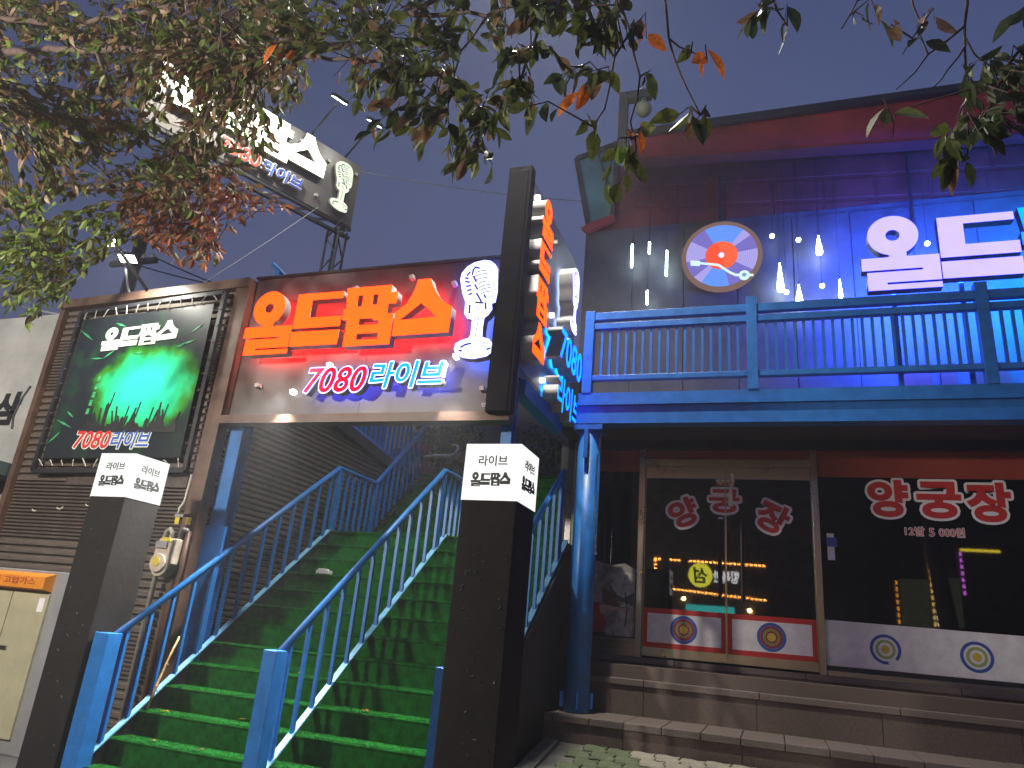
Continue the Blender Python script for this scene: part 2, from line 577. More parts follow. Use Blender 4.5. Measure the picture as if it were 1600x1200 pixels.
DRAW = mat('drawing_ink', (0.05, 0.06, 0.16), 0.6, 0, 0.2, 10)


# ================================================================== SETTING
# ground sheet, sloping pavement with its blocks
g = G()
g.box(-26, 26, -15, 26, -0.6, -0.1)
struct('ground', g, ASPH)
SL = 0.54 / 3.1


def rampz(y):
    return -0.1 + SL * (y - 3.5)


X0, X1 = -1.86, 6.0
g = G()
vs = [(X0, 3.5, -0.1), (X1, 3.5, -0.1), (X1, 6.62, rampz(6.62) - 0.03), (X0, 6.62, rampz(6.62) - 0.03), (X0, 3.5, -0.16), (X1, 3.5, -0.16), (X1, 6.62, -0.16), (X0, 6.62, -0.16)]
g.add(vs, [(0, 1, 2, 3), (4, 7, 6, 5), (0, 4, 5, 1), (1, 5, 6, 2), (2, 6, 7, 3), (3, 7, 4, 0)])
pavement = struct('pavement', g, CONC)
# interlocking blocks
g = G()
a, b = 0.094, 0.079
zig = [(-a, -b), (-a * .35, -b + .012), (a * .35, -b - .012), (a, -b), (a + .013, -b * .3), (a - .013, b * .3), (a, b), (a * .35, b - .012), (-a * .35, b + .012), (-a, b), (-a - .013, b * .3), (-a + .013, -b * .3)]
g.prism(zig, Matrix.Identity(4), -0.04, 0.0)
vt = [(x * .94, y * .94, .006) for x, y in zig]
g.v[12:24] = [(x, y, 0.0) for x, y in zig]
g.add(vt, [tuple(range(12))])
k = len(zig)
g.f = [f for f in g.f if f != tuple(range(12, 24))]
g.m = g.m[:len(g.f)]
g.f += [(12 + i, 12 + (i + 1) % 12, 24 + (i + 1) % 12, 24 + i) for i in range(12)]
g.m = [0] * len(g.f)
pm, pmg = g.mesh('paver', PAVE), g.mesh('paver', PAVEG)
rnd = random.Random(3)
tilt = math.atan(SL)
for j in range(13):
    for i in range(17):
        x = -1.60 + i * 0.196 + (0.098 if j % 2 else 0)
        y = 6.50 - j * 0.166
        if x > 0.9 or (y < 5.35) or x < X0 + 0.3 + 0.0:
            continue
        o = link('paver', pmg if (x < -0.95 - rnd.random() * .1 and y > 6.0) else pm, pavement)
        o.location = (x, y, rampz(y) - 0.012 + rnd.uniform(-.004, .004))
        o.rotation_euler = (tilt + rnd.uniform(-.015, .015), rnd.uniform(-.015, .015), rnd.uniform(-.03, .03))
g = G()
g.bar((-1.79, 5.2, rampz(5.2) - .02), (-1.79, 6.55, rampz(6.55) - .02), 0.13, 0.05)
obj('kerb_strip', g, CONC, pavement)

# ================================================================== STAIRCASE
SX0, SX1 = -4.72, -1.95
st = thing('staircase', 'wide outdoor staircase carpeted in green artificial turf climbing under the orange sign', 'staircase', (-3.3, 4.5, -0.1))
steps = []
for i in range(-1, 12):
    y0, z0 = 4.739 + .223 * i, .251 + .174 * i
    steps.append((y0, z0, 0.27 if i < 11 else 1.1))
for k in range(6):
    steps.append((8.25 + .205 * k, 2.385 + .182 * k, 0.25 if k < 5 else 0.8))


def step_mesh(dep, h, wx):
    g = G()
    n = 10
    prof = [(0.0, -h), (0.0, -0.022), (-0.012, -0.016), (-0.016, -0.004), (-0.01, 0.004), (0.004, 0.006), (dep, 0.0), (dep, -h)]
    for e in (0, 1):
        g.v += [(e * wx, y, z) for y, z in prof]
    m = len(prof)
    g.f = [tuple(range(m)), tuple(range(m, 2 * m))[::-1]] + [(i, m + i, m + (i + 1) % m, (i + 1) % m) for i in range(m)]
    g.m = [0] * len(g.f)
    return g


fr_rng = random.Random(11)
for i, (y0, z0, dep) in enumerate(steps):
    o = obj('step', step_mesh(dep, .18, SX1 - SX0), TURF, st)
    o.location = (SX0, y0, z0)
# turf pile: tiny blades on the nosings and treads
g = G()
for i, (y0, z0, dep) in enumerate(steps):
    nb = 2600 if i < 7 else 1100
    for _ in range(nb):
        x = fr_rng.uniform(SX0 + .01, SX1 - .01)
        if fr_rng.random() < .45 or i > 6:
            y, z = y0 + fr_rng.uniform(-.016, .01), z0 + .003
            d = Vector((fr_rng.uniform(-.4, .4), fr_rng.uniform(-1, .2), fr_rng.uniform(.3, 1)))
        else:
            y, z = y0 + fr_rng.uniform(0, .22), z0 + .003
            d = Vector((fr_rng.uniform(-.5, .5), fr_rng.uniform(-.5, .5), 1))
        d = d.normalized() * fr_rng.uniform(.008, .016)
        t = fr_rng.uniform(0, 3.14)
        wv = Vector((math.cos(t), math.sin(t), 0)) * .0028
        p = Vector((x, y, z))
        n0 = len(g.v)
        g.v += [tuple(p - wv), tuple(p + wv), tuple(p + d)]
        g.f.append((n0, n0 + 1, n0 + 2))
        g.m.append(0)
o = obj('turf_pile', g, TURF, st)
o['kind'] = 'stuff'
for x in (SX0 - .035, SX1 + .035):
    g = G()
    prof = [(4.45, -0.1), (4.45, .02), (7.15, 2.13), (8.1, 2.15), (9.3, 3.26), (9.3, -0.1)]
    g.prism([(y, z) for y, z in prof], frame((x - .025, 0, 0), (0, 1, 0), (0, 0, 1)), 0, .05)
    obj('side_panel', g, BLK, st)


def nose(y):
    if y < 7.19:
        return .251 + (y - 4.739) * .174 / .223
    if y < 8.1:
        return 2.168
    return 2.385 + (y - 8.25) * .182 / .205


def railing(x, label, ys_end, first_y, top_knots, newel_w, post2=None):
    t = thing('stair_railing', label, 'railing', (x, first_y, nose(first_y) - .1), 'blue railings of the green staircase')
    g = G()
    g.tube(top_knots, .029, 10)
    obj('handrail', g, BLUE, t, smooth=True)
    g = G()
    g.box(x - newel_w / 2, x + newel_w / 2, first_y - newel_w / 2, first_y + newel_w / 2, -0.1, top_knots[0][2] + .03)
    obj('newel_post', g, BLUE, t, bevel=.006)
    # sloping base plate, one piece per step
    kn = [(4.739 + .223 * i) for i in range(-1, 12)]
    pm_ = G()
    pm_.bar((0, 0, 0), (0, .225, .1755), .052, .012)
    pme = pm_.mesh('base_plate', BLUE_L)
    bm = G()
    bm.box(-.014, .014, -.014, .014, 0, 1)
    bme = bm.mesh('baluster', BLUE)

    def zrail(y):
        for (p, q) in zip(top_knots[:-1], top_knots[1:]):
            if p[1] <= y <= q[1]:
                return p[2] + (q[2] - p[2]) * (y - p[1]) / max(1e-6, q[1] - p[1])
        return top_knots[-1][2]
    for i in range(-1, 11):
        y = 4.739 + .223 * i
        if y > ys_end:
            break
        o = link('base_plate', pme, t)
        o.location = (x, y, .251 + .174 * i + .018)
    yy = first_y + .17
    while yy < ys_end:
        z0 = nose(yy) + .02
        o = link('baluster', bme, t)
        o.location = (x, yy, z0)
        o.scale = (1, 1, max(.1, zrail(yy) - .01 - z0))
        yy += .2 if yy < 7.1 else .135
    if post2:
        for y in post2:
            g = G()
            g.box(x - .022, x + .022, y - .022, y + .022, nose(y), zrail(y) - .01)
            obj('rail_post', g, BLUE, t)
    return t


railing(-4.73, 'blue railing along the brown slatted wall, with its newel beside the left lit pillar', 9.2, 4.50,
        [(-4.73, 4.55, .96), (-4.73, 7.2, 2.90), (-4.73, 8.08, 2.91), (-4.73, 9.12, 3.9), (-4.73, 9.19, 3.99), (-4.73, 9.16, 4.08), (-4.73, 9.05, 4.1)], .135, (7.2, 8.08))
railing(-3.285, 'blue railing running up the middle of the green stairs', 7.98, 4.58,
        [(-3.285, 4.62, .965), (-3.285, 7.0, 2.84), (-3.285, 7.95, 2.85)], .115, (7.0, 7.93))
railing(-1.945, 'blue railing half hidden behind the right lit pillar', 7.0, 4.50,
        [(-1.945, 4.55, .98), (-1.945, 6.95, 2.84)], .1, (6.93,))

# fallen leaves, stick, paper on the stairs
LF = {'y': leafmat('leaf_yellow', (0.55, 0.30, 0.03)), 'o': leafmat('leaf_orange', (0.60, 0.17, 0.02)), 'g': leafmat('leaf_green', (0.10, 0.135, 0.035)),
      'd': leafmat('leaf_dark_green', (0.05, 0.078, 0.032)), 'b': leafmat('leaf_brown', (0.19, 0.125, 0.075)), 'r': leafmat('leaf_russet', (0.29, 0.12, 0.065)),
      'k': leafmat('leaf_bright_green', (0.11, 0.20, 0.03))}


def leaf_vf(L, wd, fold, curl):
    """blade along +y, 10 faces, folded on the midrib and curled."""
    st_ = [(0, 0), (.16, .55), (.4, 1), (.68, .8), (.88, .35), (1, 0)]
    v, f = [], []
    for t, ww in st_:
        z = -curl * L * t * t
        hw = wd * ww / 2
        v += [(-hw, L * t, z + fold * hw), (0, L * t, z), (hw, L * t, z + fold * hw)]
    for i in range(5):
        a_ = i * 3
        f += [(a_, a_ + 1, a_ + 4, a_ + 3), (a_ + 1, a_ + 2, a_ + 5, a_ + 4)]
    return v, f


for i, (x, y, s, c, rz, lb) in enumerate([(-3.62, 5.42, .075, 'y', .4, 'yellow fallen leaf lying on the turf left of the middle railing newel'), (-4.45, 4.99, .07, 'y', 1.9, 'small pale yellow leaf by the left railing on the second lowest tread'),
                                     (-4.32, 4.77, .085, 'b', 1.2, 'curled brown leaf on the lowest lit tread'), (-3.86, 5.17, .06, 'y', 2.2, 'thin ochre leaf lying mid tread above two brown ones'),
                                     (-3.86, 4.76, .07, 'b', 1.7, 'flat brown leaf near the middle of the lowest lit tread'), (-2.82, 5.19, .075, 'o', 1.4, 'orange brown leaf on the right half of the stairs'), (-2.45, 4.95, .05, 'b', .7, 'tiny dry leaf on the right half of the stairs')]):
    v, f = leaf_vf(s, s * .5, .35, .18)
    o = obj('fallen_leaf', G().add(v, f), LF[c])
    o.location = (x, y, nose(y - ((y - 4.739) % .223)) + .02)
    o.rotation_euler = (.12, .1, rz)
    tag(o, lb, 'leaf', 'fallen leaves on the stairs')
g = G()
g.tube([(-4.66, 4.98, .44), (-4.68, 5.05, .62), (-4.69, 5.13, .83), (-4.70, 5.2, .98)], .012, 7, r2=.008)
for t in (.3, .6):
    g.lathe([(.014, -.006), (.016, 0), (.014, .006)], (-4.66 - .04 * t, 4.98 + .22 * t, .44 + .54 * t), 8)
tag(obj('bamboo_stick', g, BAMB, smooth=True), 'thin bamboo stick leaning on the left stair railing', 'stick')
g = G()
g.box(-4.42, -4.27, 6.60, 6.68, nose(6.523) + .01, nose(6.523) + .05)
g.box(-4.40, -4.3, 6.60, 6.66, nose(6.523) + .05, nose(6.523) + .065)
tag(obj('white_carton', g, WHP, bevel=.004), 'small white carton lying on a green step by the left railing', 'carton')

# ================================================================== LIT PILLARS
CUBE_T = BLK


def pillar(x0, y0, zb, label, dents):
    t = thing('lit_pillar', label, 'pillar', (x0 + .18, y0 + .18, zb), 'black pillars with white light boxes', local=True)
    wd = .36
    g = G()
    g.box(-wd / 2, wd / 2, -wd / 2, wd / 2, 0, 2.0 - zb)
    o = obj('pillar_shaft', g, BLACKP, t, bevel=.006)
    rr = random.Random(dents)
    g = G()
    for _ in range(34):
        u, v = rr.uniform(-.15, .15), rr.uniform(.25, 1.75 - zb)
        a_ = rr.uniform(0, 6.28)
        pts = [(u + .017 * math.cos(a_ + k * .5), -wd / 2 - .001, v + .017 * math.sin(a_ + k * .5)) for k in range(4)]
        g.tube(pts, .0045, 5)
    d = obj('tile_chip', g, BLK, o)
    d['kind'] = 'stuff'
    g = G()
    b_ = wd / 2 + .004
    g.box(-b_, b_, -b_, b_, 2.0 - zb, 2.355 - zb)
    g.m = [1, 0, 0, 1, 1, 0]
    bx = obj('light_box', g, [E_BOX, BLK], t)
    for fr in (frame((-b_, -b_ - .001, 2.0 - zb), (1, 0, 0), (0, 0, 1)), frame((b_ + .001, -b_, 2.0 - zb), (0, 1, 0), (0, 0, 1))):
        link('lettering', text('lettering', '라이브', fr @ Matrix.Translation((.095, .215, 0)), .19, .066, .003, [BLK], .012), bx)
        for i, (nm, lp) in enumerate(LOGO):
            link('lettering', shape('lettering', [[(.055 + p * .118, .085 + q * .135) for p, q in l] for l in lp], fr, .003, [BLK]), bx)
    return t


pillar(-5.175, 4.40, -0.1, 'black pillar with lit white box standing left of the stairs by the gas cabinet', 1)
pillar(-1.79, 4.10, -0.02, 'black pillar with lit white box standing right of the stairs near the shop steps', 2)

# ================================================================== BROWN SLATTED SHED + BANNER
sh = thing('slatted_shed', 'brown shed clad in horizontal metal slats left of the stairs', 'shed', (-6.2, 5.4, -.1))
g = G()
g.box(-7.5, -4.98, 5.47, 8.5, -.1, 4.36)
obj('wall', g, SLATD, sh)
z = -.06
fine = [(1.9, 2.28)]
smesh = {}
rr = random.Random(5)
while z < 4.34:
    p = .036 if (1.72 < z < 2.3 or .55 < z < .95 or 3.3 < z < 3.9) else .078
    if p not in smesh:
        g = G()
        prof = [(0, 0), (-.035, .008), (-.04, p * .6), (-.012, p * .86), (0, p * .88)]
        g.prism([(q[0], q[1]) for q in prof], frame((-7.48, 0, 0), (0, 1, 0), (0, 0, 1)), 0, 2.37)
        smesh[p] = g.mesh('slat', SLAT)
    o = link('slat', smesh[p], sh)
    o.location = (0, 5.47 + rr.uniform(-.003, .003), z)
    z += p
g = G()
g.box(-5.125, -4.95, 5.37, 5.50, -.1, 4.43)
obj('corner_post', g, BROWN, sh, bevel=.006)
g = G()
g.box(-7.56, -7.49, 5.38, 5.50, -.1, 4.28)
obj('corner_post', g, BROWN, sh)
g = G()
g.bar((-7.56, 5.43, 4.33), (-4.96, 5.43, 4.41), .16, .1)
obj('top_rail', g, BROWN, sh)
g = G()
g.box(-6.75, -5.2, 5.405, 5.432, 2.28, 2.44)
obj('blank_panel', g, SLATD, sh)
# slatted wall beside the stairs
sw = thing('stair_side_wall', 'dark slatted metal wall along the left of the stairs', 'wall', (-4.95, 7.3, 0))
g = G()
WX = -4.97
poly = [(5.5, -.1), (9.35, -.1), (9.35, 3.2), (5.5, 3.68)]
g.prism(poly, frame((WX - .06, 0, 0), (0, 1, 0), (0, 0, 1)), 0, .05)
obj('wall', g, SLATD, sw)
z = .3
while z < 3.62:
    g = G()
    yend = 9.33 if z < 3.14 else 5.5 + (3.64 - z) / .5 * 3.85
    if yend > 5.7:
        g.prism([(0, 0), (.03, .006), (.034, .03), (0, .038)], frame((WX - .01, yend, z), (1, 0, 0), (0, 0, 1)), 0, yend - 5.52)
        obj('slat', g, SLAT, sw)
    z += .058
g = G()
g.bar((WX + .03, 5.5, 3.7), (WX + .03, 9.3, 3.23), .1, .14)
obj('top_beam', g, DARK, sw)
tr = thing('terrace_railing', 'blue railing of the upper terrace seen just under the orange sign', 'railing', (-5.0, 7.3, 3.5))
g = G()
g.bar((WX + .035, 5.6, 3.79), (WX + .035, 9.2, 3.335), .05, .05)
obj('bottom_rail', g, BLUE, tr)
g = G()
g.tube([(WX + .035, 5.6, 4.75), (WX + .035, 9.0, 4.3), (WX + .035, 9.15, 4.2), (WX + .035, 9.2, 3.9), (WX + .035, 9.2, 3.35)], .026, 8)
obj('top_rail', g, BLUE, tr, smooth=True)
bm = G()
bm.box(-.016, .016, -.016, .016, 0, 1)
bme = bm.mesh('baluster', BLUE)
y = 5.7
while y < 9.15:
    o = link('baluster', bme, tr)
    zb = 3.79 - (y - 5.6) * .1264
    o.location = (WX + .035, y, zb)
    o.scale = (1, 1, .94)
    y += .125

# blue posts
for (x0, x1, y0, y1, z0, z1, lb) in [(-4.94, -4.78, 5.52, 5.66, -.1, 2.95, 'blue steel post rising beside the shed corner behind the left railing'), (-2.14, -2.045, 5.58, 5.68, 0, 3.2, 'blue steel post under the right end of the orange sign')]:
    g = G()
    g.box(x0, x1, y0, y0 + .018, z0, z1)
    g.box(x0, x1, y1 - .018, y1, z0, z1)
    g.box((x0 + x1) / 2 - .01, (x0 + x1) / 2 + .01, y0 + .018, y1 - .018, z0, z1)
    if x0 < -4:
        g.box(x0 - .01, x1 + .06, y0 - .03, y0, z0, 1.95)
    tag(obj('steel_post', g, BLUE), lb, 'post')

# banner
bn = thing('banner', 'dark concert banner glowing green, laced into a black frame on the slatted shed', 'banner', (-6.17, 5.33, 2.45))
g = G()
FB = [(-7.16, 2.40), (-5.19, 2.43), (-5.215, 4.30), (-7.15, 4.19)]
for a_, b_ in zip(FB, FB[1:] + FB[:1]):
    g.bar((a_[0], 5.34, a_[1]), (b_[0], 5.34, b_[1]), .045, .045, up=(0, 1, 0))
obj('banner_frame', g, DARK, bn)
bannermat = bpy.data.materials.new('banner_print')
bannermat.use_nodes = True
n, l = bannermat.node_tree.nodes, bannermat.node_tree.links
bs = n['Principled BSDF']
bs.inputs['Roughness'].default_value = .35
tc = n.new('ShaderNodeTexCoord')
mp = n.new('ShaderNodeMapping')
mp.inputs['Location'].default_value = (5.95, 0, -3.27)
mp.vector_type = 'POINT'
mp2 = n.new('ShaderNodeMapping')
mp2.inputs['Scale'].default_value = (1 / .80, 0, 1 / .56)
l.new(tc.outputs['Object'], mp.inputs[0])
l.new(mp.outputs[0], mp2.inputs[0])
gr = n.new('ShaderNodeTexGradient')
gr.gradient_type = 'SPHERICAL'
tx = n.new('ShaderNodeTexNoise')
tx.inputs['Scale'].default_value = 5
tx.inputs['Detail'].default_value = 6
l.new(tc.outputs['Object'], tx.inputs['Vector'])
l.new(mp2.outputs[0], gr.inputs[0])
ad = n.new('ShaderNodeMath')
ad.operation = 'MULTIPLY_ADD'
ad.inputs[1].default_value = .5
ad.inputs[2].default_value = -.25
l.new(tx.outputs[0], ad.inputs[0])
ad2 = n.new('ShaderNodeMath')
ad2.operation = 'ADD'
l.new(gr.outputs[0], ad2.inputs[0])
l.new(ad.outputs[0], ad2.inputs[1])
cr = n.new('ShaderNodeValToRGB')
els = cr.color_ramp.elements
els[0].position, els[0].color = 0.0, (.012, .016, .02, 1)
els[1].position, els[1].color = .75, (.03, .80, .55, 1)
for p_, c_ in ((.10, (.012, .04, .02, 1)), (.22, (.03, .22, .01, 1)), (.38, (.02, .60, .24, 1))):
    e_ = els.new(p_)
    e_.color = c_
l.new(ad2.outputs[0], cr.inputs[0])
l.new(cr.outputs[0], bs.inputs['Base Color'])
g = G()
g.prism([(-7.06, 2.53), (-5.275, 2.55), (-5.31, 4.17), (-7.06, 4.09)], front(0, 0, 5.325), 0, .006)
pr_ = obj('printed_sheet', g, bannermat, bn)
BFR = front(0, 0, 5.318)
# crowd silhouettes and light trusses on the print
g = G()
rr = random.Random(9)
for i in range(26):
    x = -6.62 + i * .047 + rr.uniform(-.012, .012)
    h = 2.86 + rr.uniform(0, .06) + .03 * math.sin(i)
    g.prism([(x - .045, 2.80), (x + .045, 2.80), (x + .04, h - .03), (x + .02, h), (x - .02, h), (x - .04, h - .03)], BFR, 0, .003 + i * .00004)
    if rr.random() < .6:
        hh = h + rr.uniform(.08, .2)
        dx = rr.uniform(-.05, .05)
        g.prism([(x - .012, h - .02), (x + .012, h - .02), (x + dx + .008, hh), (x + dx - .008, hh)], BFR, 0, .0045 + i * .00004)
for (x, h) in ((-6.36, 3.19), (-6.12, 3.04), (-5.98, 3.08), (-5.8, 3.02), (-5.62, 3.05)):
    g.prism([(x - .02, 2.85), (x + .02, 2.85), (x + .022, h - .1), (x, h - .07), (x - .022, h - .1)], BFR, 0, .007)
    g.prism([(x + .02, h - .12), (x + .03, h - .12), (x + .05, h + .04), (x + .043, h + .04)], BFR, 0, .0075)
obj('crowd_print', g, BLK, pr_)
PG = mat('print_green', (.05, .34, .13), .4, 0, .5, 20)
for (x, y_) in ((-6.7, 3.62), (-6.55, 3.66), (-5.6, 3.72), (-5.45, 3.9), (-6.95, 3.9), (-6.9, 2.9), (-6.98, 2.75), (-6.85, 3.0), (-6.5, 4.0), (-5.55, 3.74), (-6.15, 3.66)):
    t = rr.uniform(-.6, .8)
    L = rr.uniform(.06, .13)
    c_, s_ = math.cos(t), math.sin(t)
    g = G()
    g.prism([(x - c_ * L, y_ - s_ * L), (x + s_ * .01, y_ - c_ * .01), (x + c_ * L, y_ + s_ * L), (x - s_ * .012, y_ + c_ * .012)], BFR, 0, .003)
    obj('light_streak_print', g, PG, pr_)
for zz in (3.0, 3.09, 3.18, 3.27, 3.36):
    g = G()
    g.prism([(-6.64 + (zz - 3) * .1, zz), (-6.60 + (zz - 3) * .1, zz), (-6.595 + (zz - 3) * .1, zz + .06), (-6.635 + (zz - 3) * .1, zz + .06)], BFR, 0, .003)
    obj('screen_print', g, PG, pr_)
W_PR = mat('print_white', (.72, .74, .66), .4, 0, .06, 5)
for i, (nm, lp) in enumerate(LOGO):
    link('lettering', shape('lettering', [[(-6.70 + p * .46, 3.70 + p * .024 + q * .40) for p, q in l_] for l_ in lp], BFR, .004, [W_PR]), pr_)
RED_PR = mat('print_red', (.55, .03, .03), .4, 0, .06, 5)
BLU_PR = mat('print_blue', (.03, .10, .45), .4, 0, .06, 5)
for body, x, wd, mt in (('7080', -6.68, .48, RED_PR), ('라이브', -6.19, .49, BLU_PR)):
    f_ = front(x, 2.635, 5.318)
    link('lettering', text('lettering', body, f_, wd, .185, .003, [W_PR], .02, .18, grow=.012), pr_)
    link('lettering', text('lettering', body, f_, wd, .185, .005, [mt], .02, .18), pr_)
tie = G()
tie.tube([(-.018, 0, .05), (.0, -.012, .03), (.022, -.006, -.04)], .0055, 5)
tme = tie.mesh('lacing_tie', mat('tie_grey', (.34, .34, .31), .6, 0, .1))
rr = random.Random(2)
for i in range(13):
    f_ = i / 12
    for (p, q, s_) in (((-7.05, 4.135), (-5.31, 4.225), 1), ((-7.05, 2.475), (-5.27, 2.495), 1)):
        o = link('lacing_tie', tme, bn)
        o.location = (p[0] + (q[0] - p[0]) * f_, 5.312, p[1] + (q[1] - p[1]) * f_)
        o.rotation_euler = (0, rr.uniform(-.6, .9), 0)
        o.scale = (rr.uniform(.8, 1.3), 1, rr.uniform(.7, 1.3))
    if i < 9:
        for (p, q) in (((-7.11, 2.6), (-7.10, 4.1)), ((-5.23, 2.6), (-5.25, 4.2))):
            o = link('lacing_tie', tme, bn)
            o.location = (p[0], 5.312, p[1] + (q[1] - p[1]) * (i + .5) / 9)
            o.rotation_euler = (0, 1.57 + rr.uniform(-.4, .4), 0)
            o.scale = (.3, 1, .3)


def floodlight(base, head, label, tgt, e=30, size=.2):
    t = thing('floodlight', label, 'floodlight', base, 'small floodlights on arms')
    g = G()
    g.bar(base, head, .025, .025)
    obj('arm', g, DARK, t)
    d = (Vector(tgt) - Vector(head)).normalized()
    g = G()
    hp = Vector(head)
    side = d.cross(Vector((0, 0, 1))).normalized()
    upv = side.cross(d)
    fr = Matrix((side, upv, d)).transposed().to_4x4()
    fr.translation = hp
    s = size
    g.prism([(-s * .5, -s * .3), (s * .5, -s * .3), (s * .5, s * .3), (-s * .5, s * .3)], fr, -.05, 0)
    hd = obj('lamp_housing', g, DARK, t)
    g = G()
    g.prism([(-s * .45, -s * .25), (s * .45, -s * .25), (s * .45, s * .25), (-s * .45, s * .25)], fr, 0.002, .008)
    obj('lamp_glass', g, E_FLOOD, hd)
    ld = bpy.data.lights.new('flood', 'SPOT')
    ld.energy = e
    ld.color = (1, .98, .85)
    ld.spot_size = R(115)
    ld.spot_blend = .6
    ld.shadow_soft_size = .08
    lo = bpy.data.objects.new('flood_light', ld)
    COL.objects.link(lo)
    lo.parent = hd
    lo.location = hp + d * .03
    lo.rotation_euler = (-d).to_track_quat('Z', 'Y').to_euler()
    return t


floodlight((-6.3, 5.42, 4.37), (-6.35, 4.85, 4.72), 'small lit floodlight reaching out over the top of the green banner', (-6.0, 5.33, 3.2), 230, .2)

# gas meter and pipes on the shed
gm = thing('gas_meter', 'beige gas meter with a yellow dial on the slatted shed', 'gas meter', (-5.14, 5.33, 1.5))
g = G()
fm = front(-5.14, 1.55, 5.39)
g.prism([(.11, .02), (.12, .24), (-.08, .24), (-.11, .12)] + [(-.02 + .1 * math.cos(t), .0 + .1 * math.sin(t)) for t in np.linspace(2.8, 5.6, 9)], fm, 0, .13)
obj('meter_body', g, METER, gm, bevel=.015)
g = G()
g.prism(circle(-.025, .02, .085, 24), fm, .13, .155)
dl = obj('dial_housing', g, METER, gm, bevel=.008)
g = G()
g.prism(circle(-.035, .03, .042, 20), fm, .156, .162)
obj('dial', g, YEL, dl)
g = G()
g.prism([(-.09, .15), (.03, .15), (.03, .21), (-.09, .21)], fm, .13, .15)
obj('counter_window', g, GREYB, gm)
g = G()
g.prism([(-.05, .21), (.06, .21), (.05, .245), (-.04, .245)], fm, .13, .145)
obj('warning_tag', g, YEL, gm)
gp = thing('gas_pipes', 'grey and brown pipes rising to the gas meter on the shed', 'pipes', (-5.2, 5.35, 0))
g = G()
g.tube([(-5.235, 5.33, .0), (-5.235, 5.33, 1.78), (-5.225, 5.33, 1.86), (-5.19, 5.33, 1.88), (-5.16, 5.33, 1.85), (-5.155, 5.33, 1.80)], .022, 8)
obj('supply_pipe', g, PIPE, gp, smooth=True)
g = G()
g.tube([(-5.06, 5.33, 1.78), (-5.055, 5.33, 1.85), (-5.03, 5.33, 1.88), (-4.99, 5.33, 1.87)], .022, 8)
obj('outlet_elbow', g, PIPE, gp, smooth=True)
g = G()
g.tube([(-5.0, 5.36, 1.87), (-5.0, 5.36, 1.5), (-5.06, 5.36, 1.2), (-5.08, 5.36, .0)], .026, 8)
obj('return_pipe', g, BROWN, gp, smooth=True)
cb = thing('cable_bracket', 'steel bracket with two yellow clips and a white conduit above the gas meter', 'bracket', (-5.1, 5.38, 2.0))
g = G()
g.box(-5.22, -4.99, 5.37, 5.40, 2.0, 2.025)
obj('bracket_bar', g, GREYB, cb)
for x in (-5.17, -5.04):
    g = G()
    g.box(x - .025, x + .025, 5.36, 5.38, 1.93, 1.995)
    obj('clip', g, YEL, cb)
g = G()
g.tube([(-5.2, 5.39, 1.99), (-5.19, 5.38, 2.08), (-5.15, 5.38, 2.14), (-5.14, 5.38, 2.4)], .014, 7)
obj('conduit', g, PVC, cb, smooth=True)
g = G()
g.tube([(-6.2, 5.36, 1.72), (-6.2, 5.36, 1.58), (-6.17, 5.36, 1.5), (-6.1, 5.36, 1.46)], .017, 8)
tag(obj('pvc_elbow_pipe', g, PVC, smooth=True), 'ivory curved pipe end on the slatted shed above the gas cabinet', 'pipe')
for x, z, lb, a_ in ((-7.05, 2.05, 'leftmost white cable hook on the slats beneath the banner', .8), (-6.72, 2.08, 'middle white cable hook on the slats beneath the banner', 1.2), (-6.35, 2.12, 'rightmost curled white cable hook beneath the banner beside the left light box', 2.6)):
    g = G()
    g.tube([(x + .05 * math.cos(t) , 5.40, z + .05 * math.sin(t)) for t in np.linspace(-2.4, -2.4 + a_ * 1.6, 8)], .008, 6)
    tag(obj('cable_hook', g, PVC, smooth=True), lb, 'cable hook', 'white cable hooks on the shed')

# gas cabinet
gc = thing('gas_cabinet', 'cream steel gas cabinet with an orange warning plate in the lower left corner', 'cabinet', (-6.7, 5.2, -.1))
g = G()
g.box(-7.6, -5.98, 5.12, 5.36, -.1, 1.42)
obj('cabinet_body', g, GREYB, gc, bevel=.008)
for x0, x1 in ((-7.58, -6.62), (-6.61, -6.16)):
    g = G()
    g.box(x0, x1, 5.095, 5.12, .02, 1.22)
    d = obj('door', g, CREAM, gc, bevel=.005)
    if x0 > -7:
        g = G()
        g.box(x0 + .03, x0 + .12, 5.08, 5.095, .72, .75)
        obj('handle', g, STEEL, d)
        g = G()
        g.box(x1 - .10, x1 - .03, 5.091, 5.0945, 1.06, 1.18)
        obj('sticker', g, WHP, d)
g = G()
g.prism([(-.0, .0), (-.1, .02), (-.1, .125), (0, .16)], frame((-7.6, 5.12, 1.235), (0, 1, 0), (0, 0, 1)), 0, 1.43)
pl = obj('warning_plate', g, ORNG, gc)
TXR = mat('print_brown_red', (.35, .05, .02), .5, 0, .1, 9)
link('lettering', text('lettering', '고압가스', front(-6.68, 1.285, 5.0195), .40, .062, .003, [TXR], .01), pl)
link('lettering', text('lettering', '위', front(-6.78, 1.315, 5.0195), .045, .036, .003, [TXR], .01), pl)
link('lettering', text('lettering', '험', front(-6.78, 1.268, 5.0195), .045, .038, .003, [TXR], .01), pl)

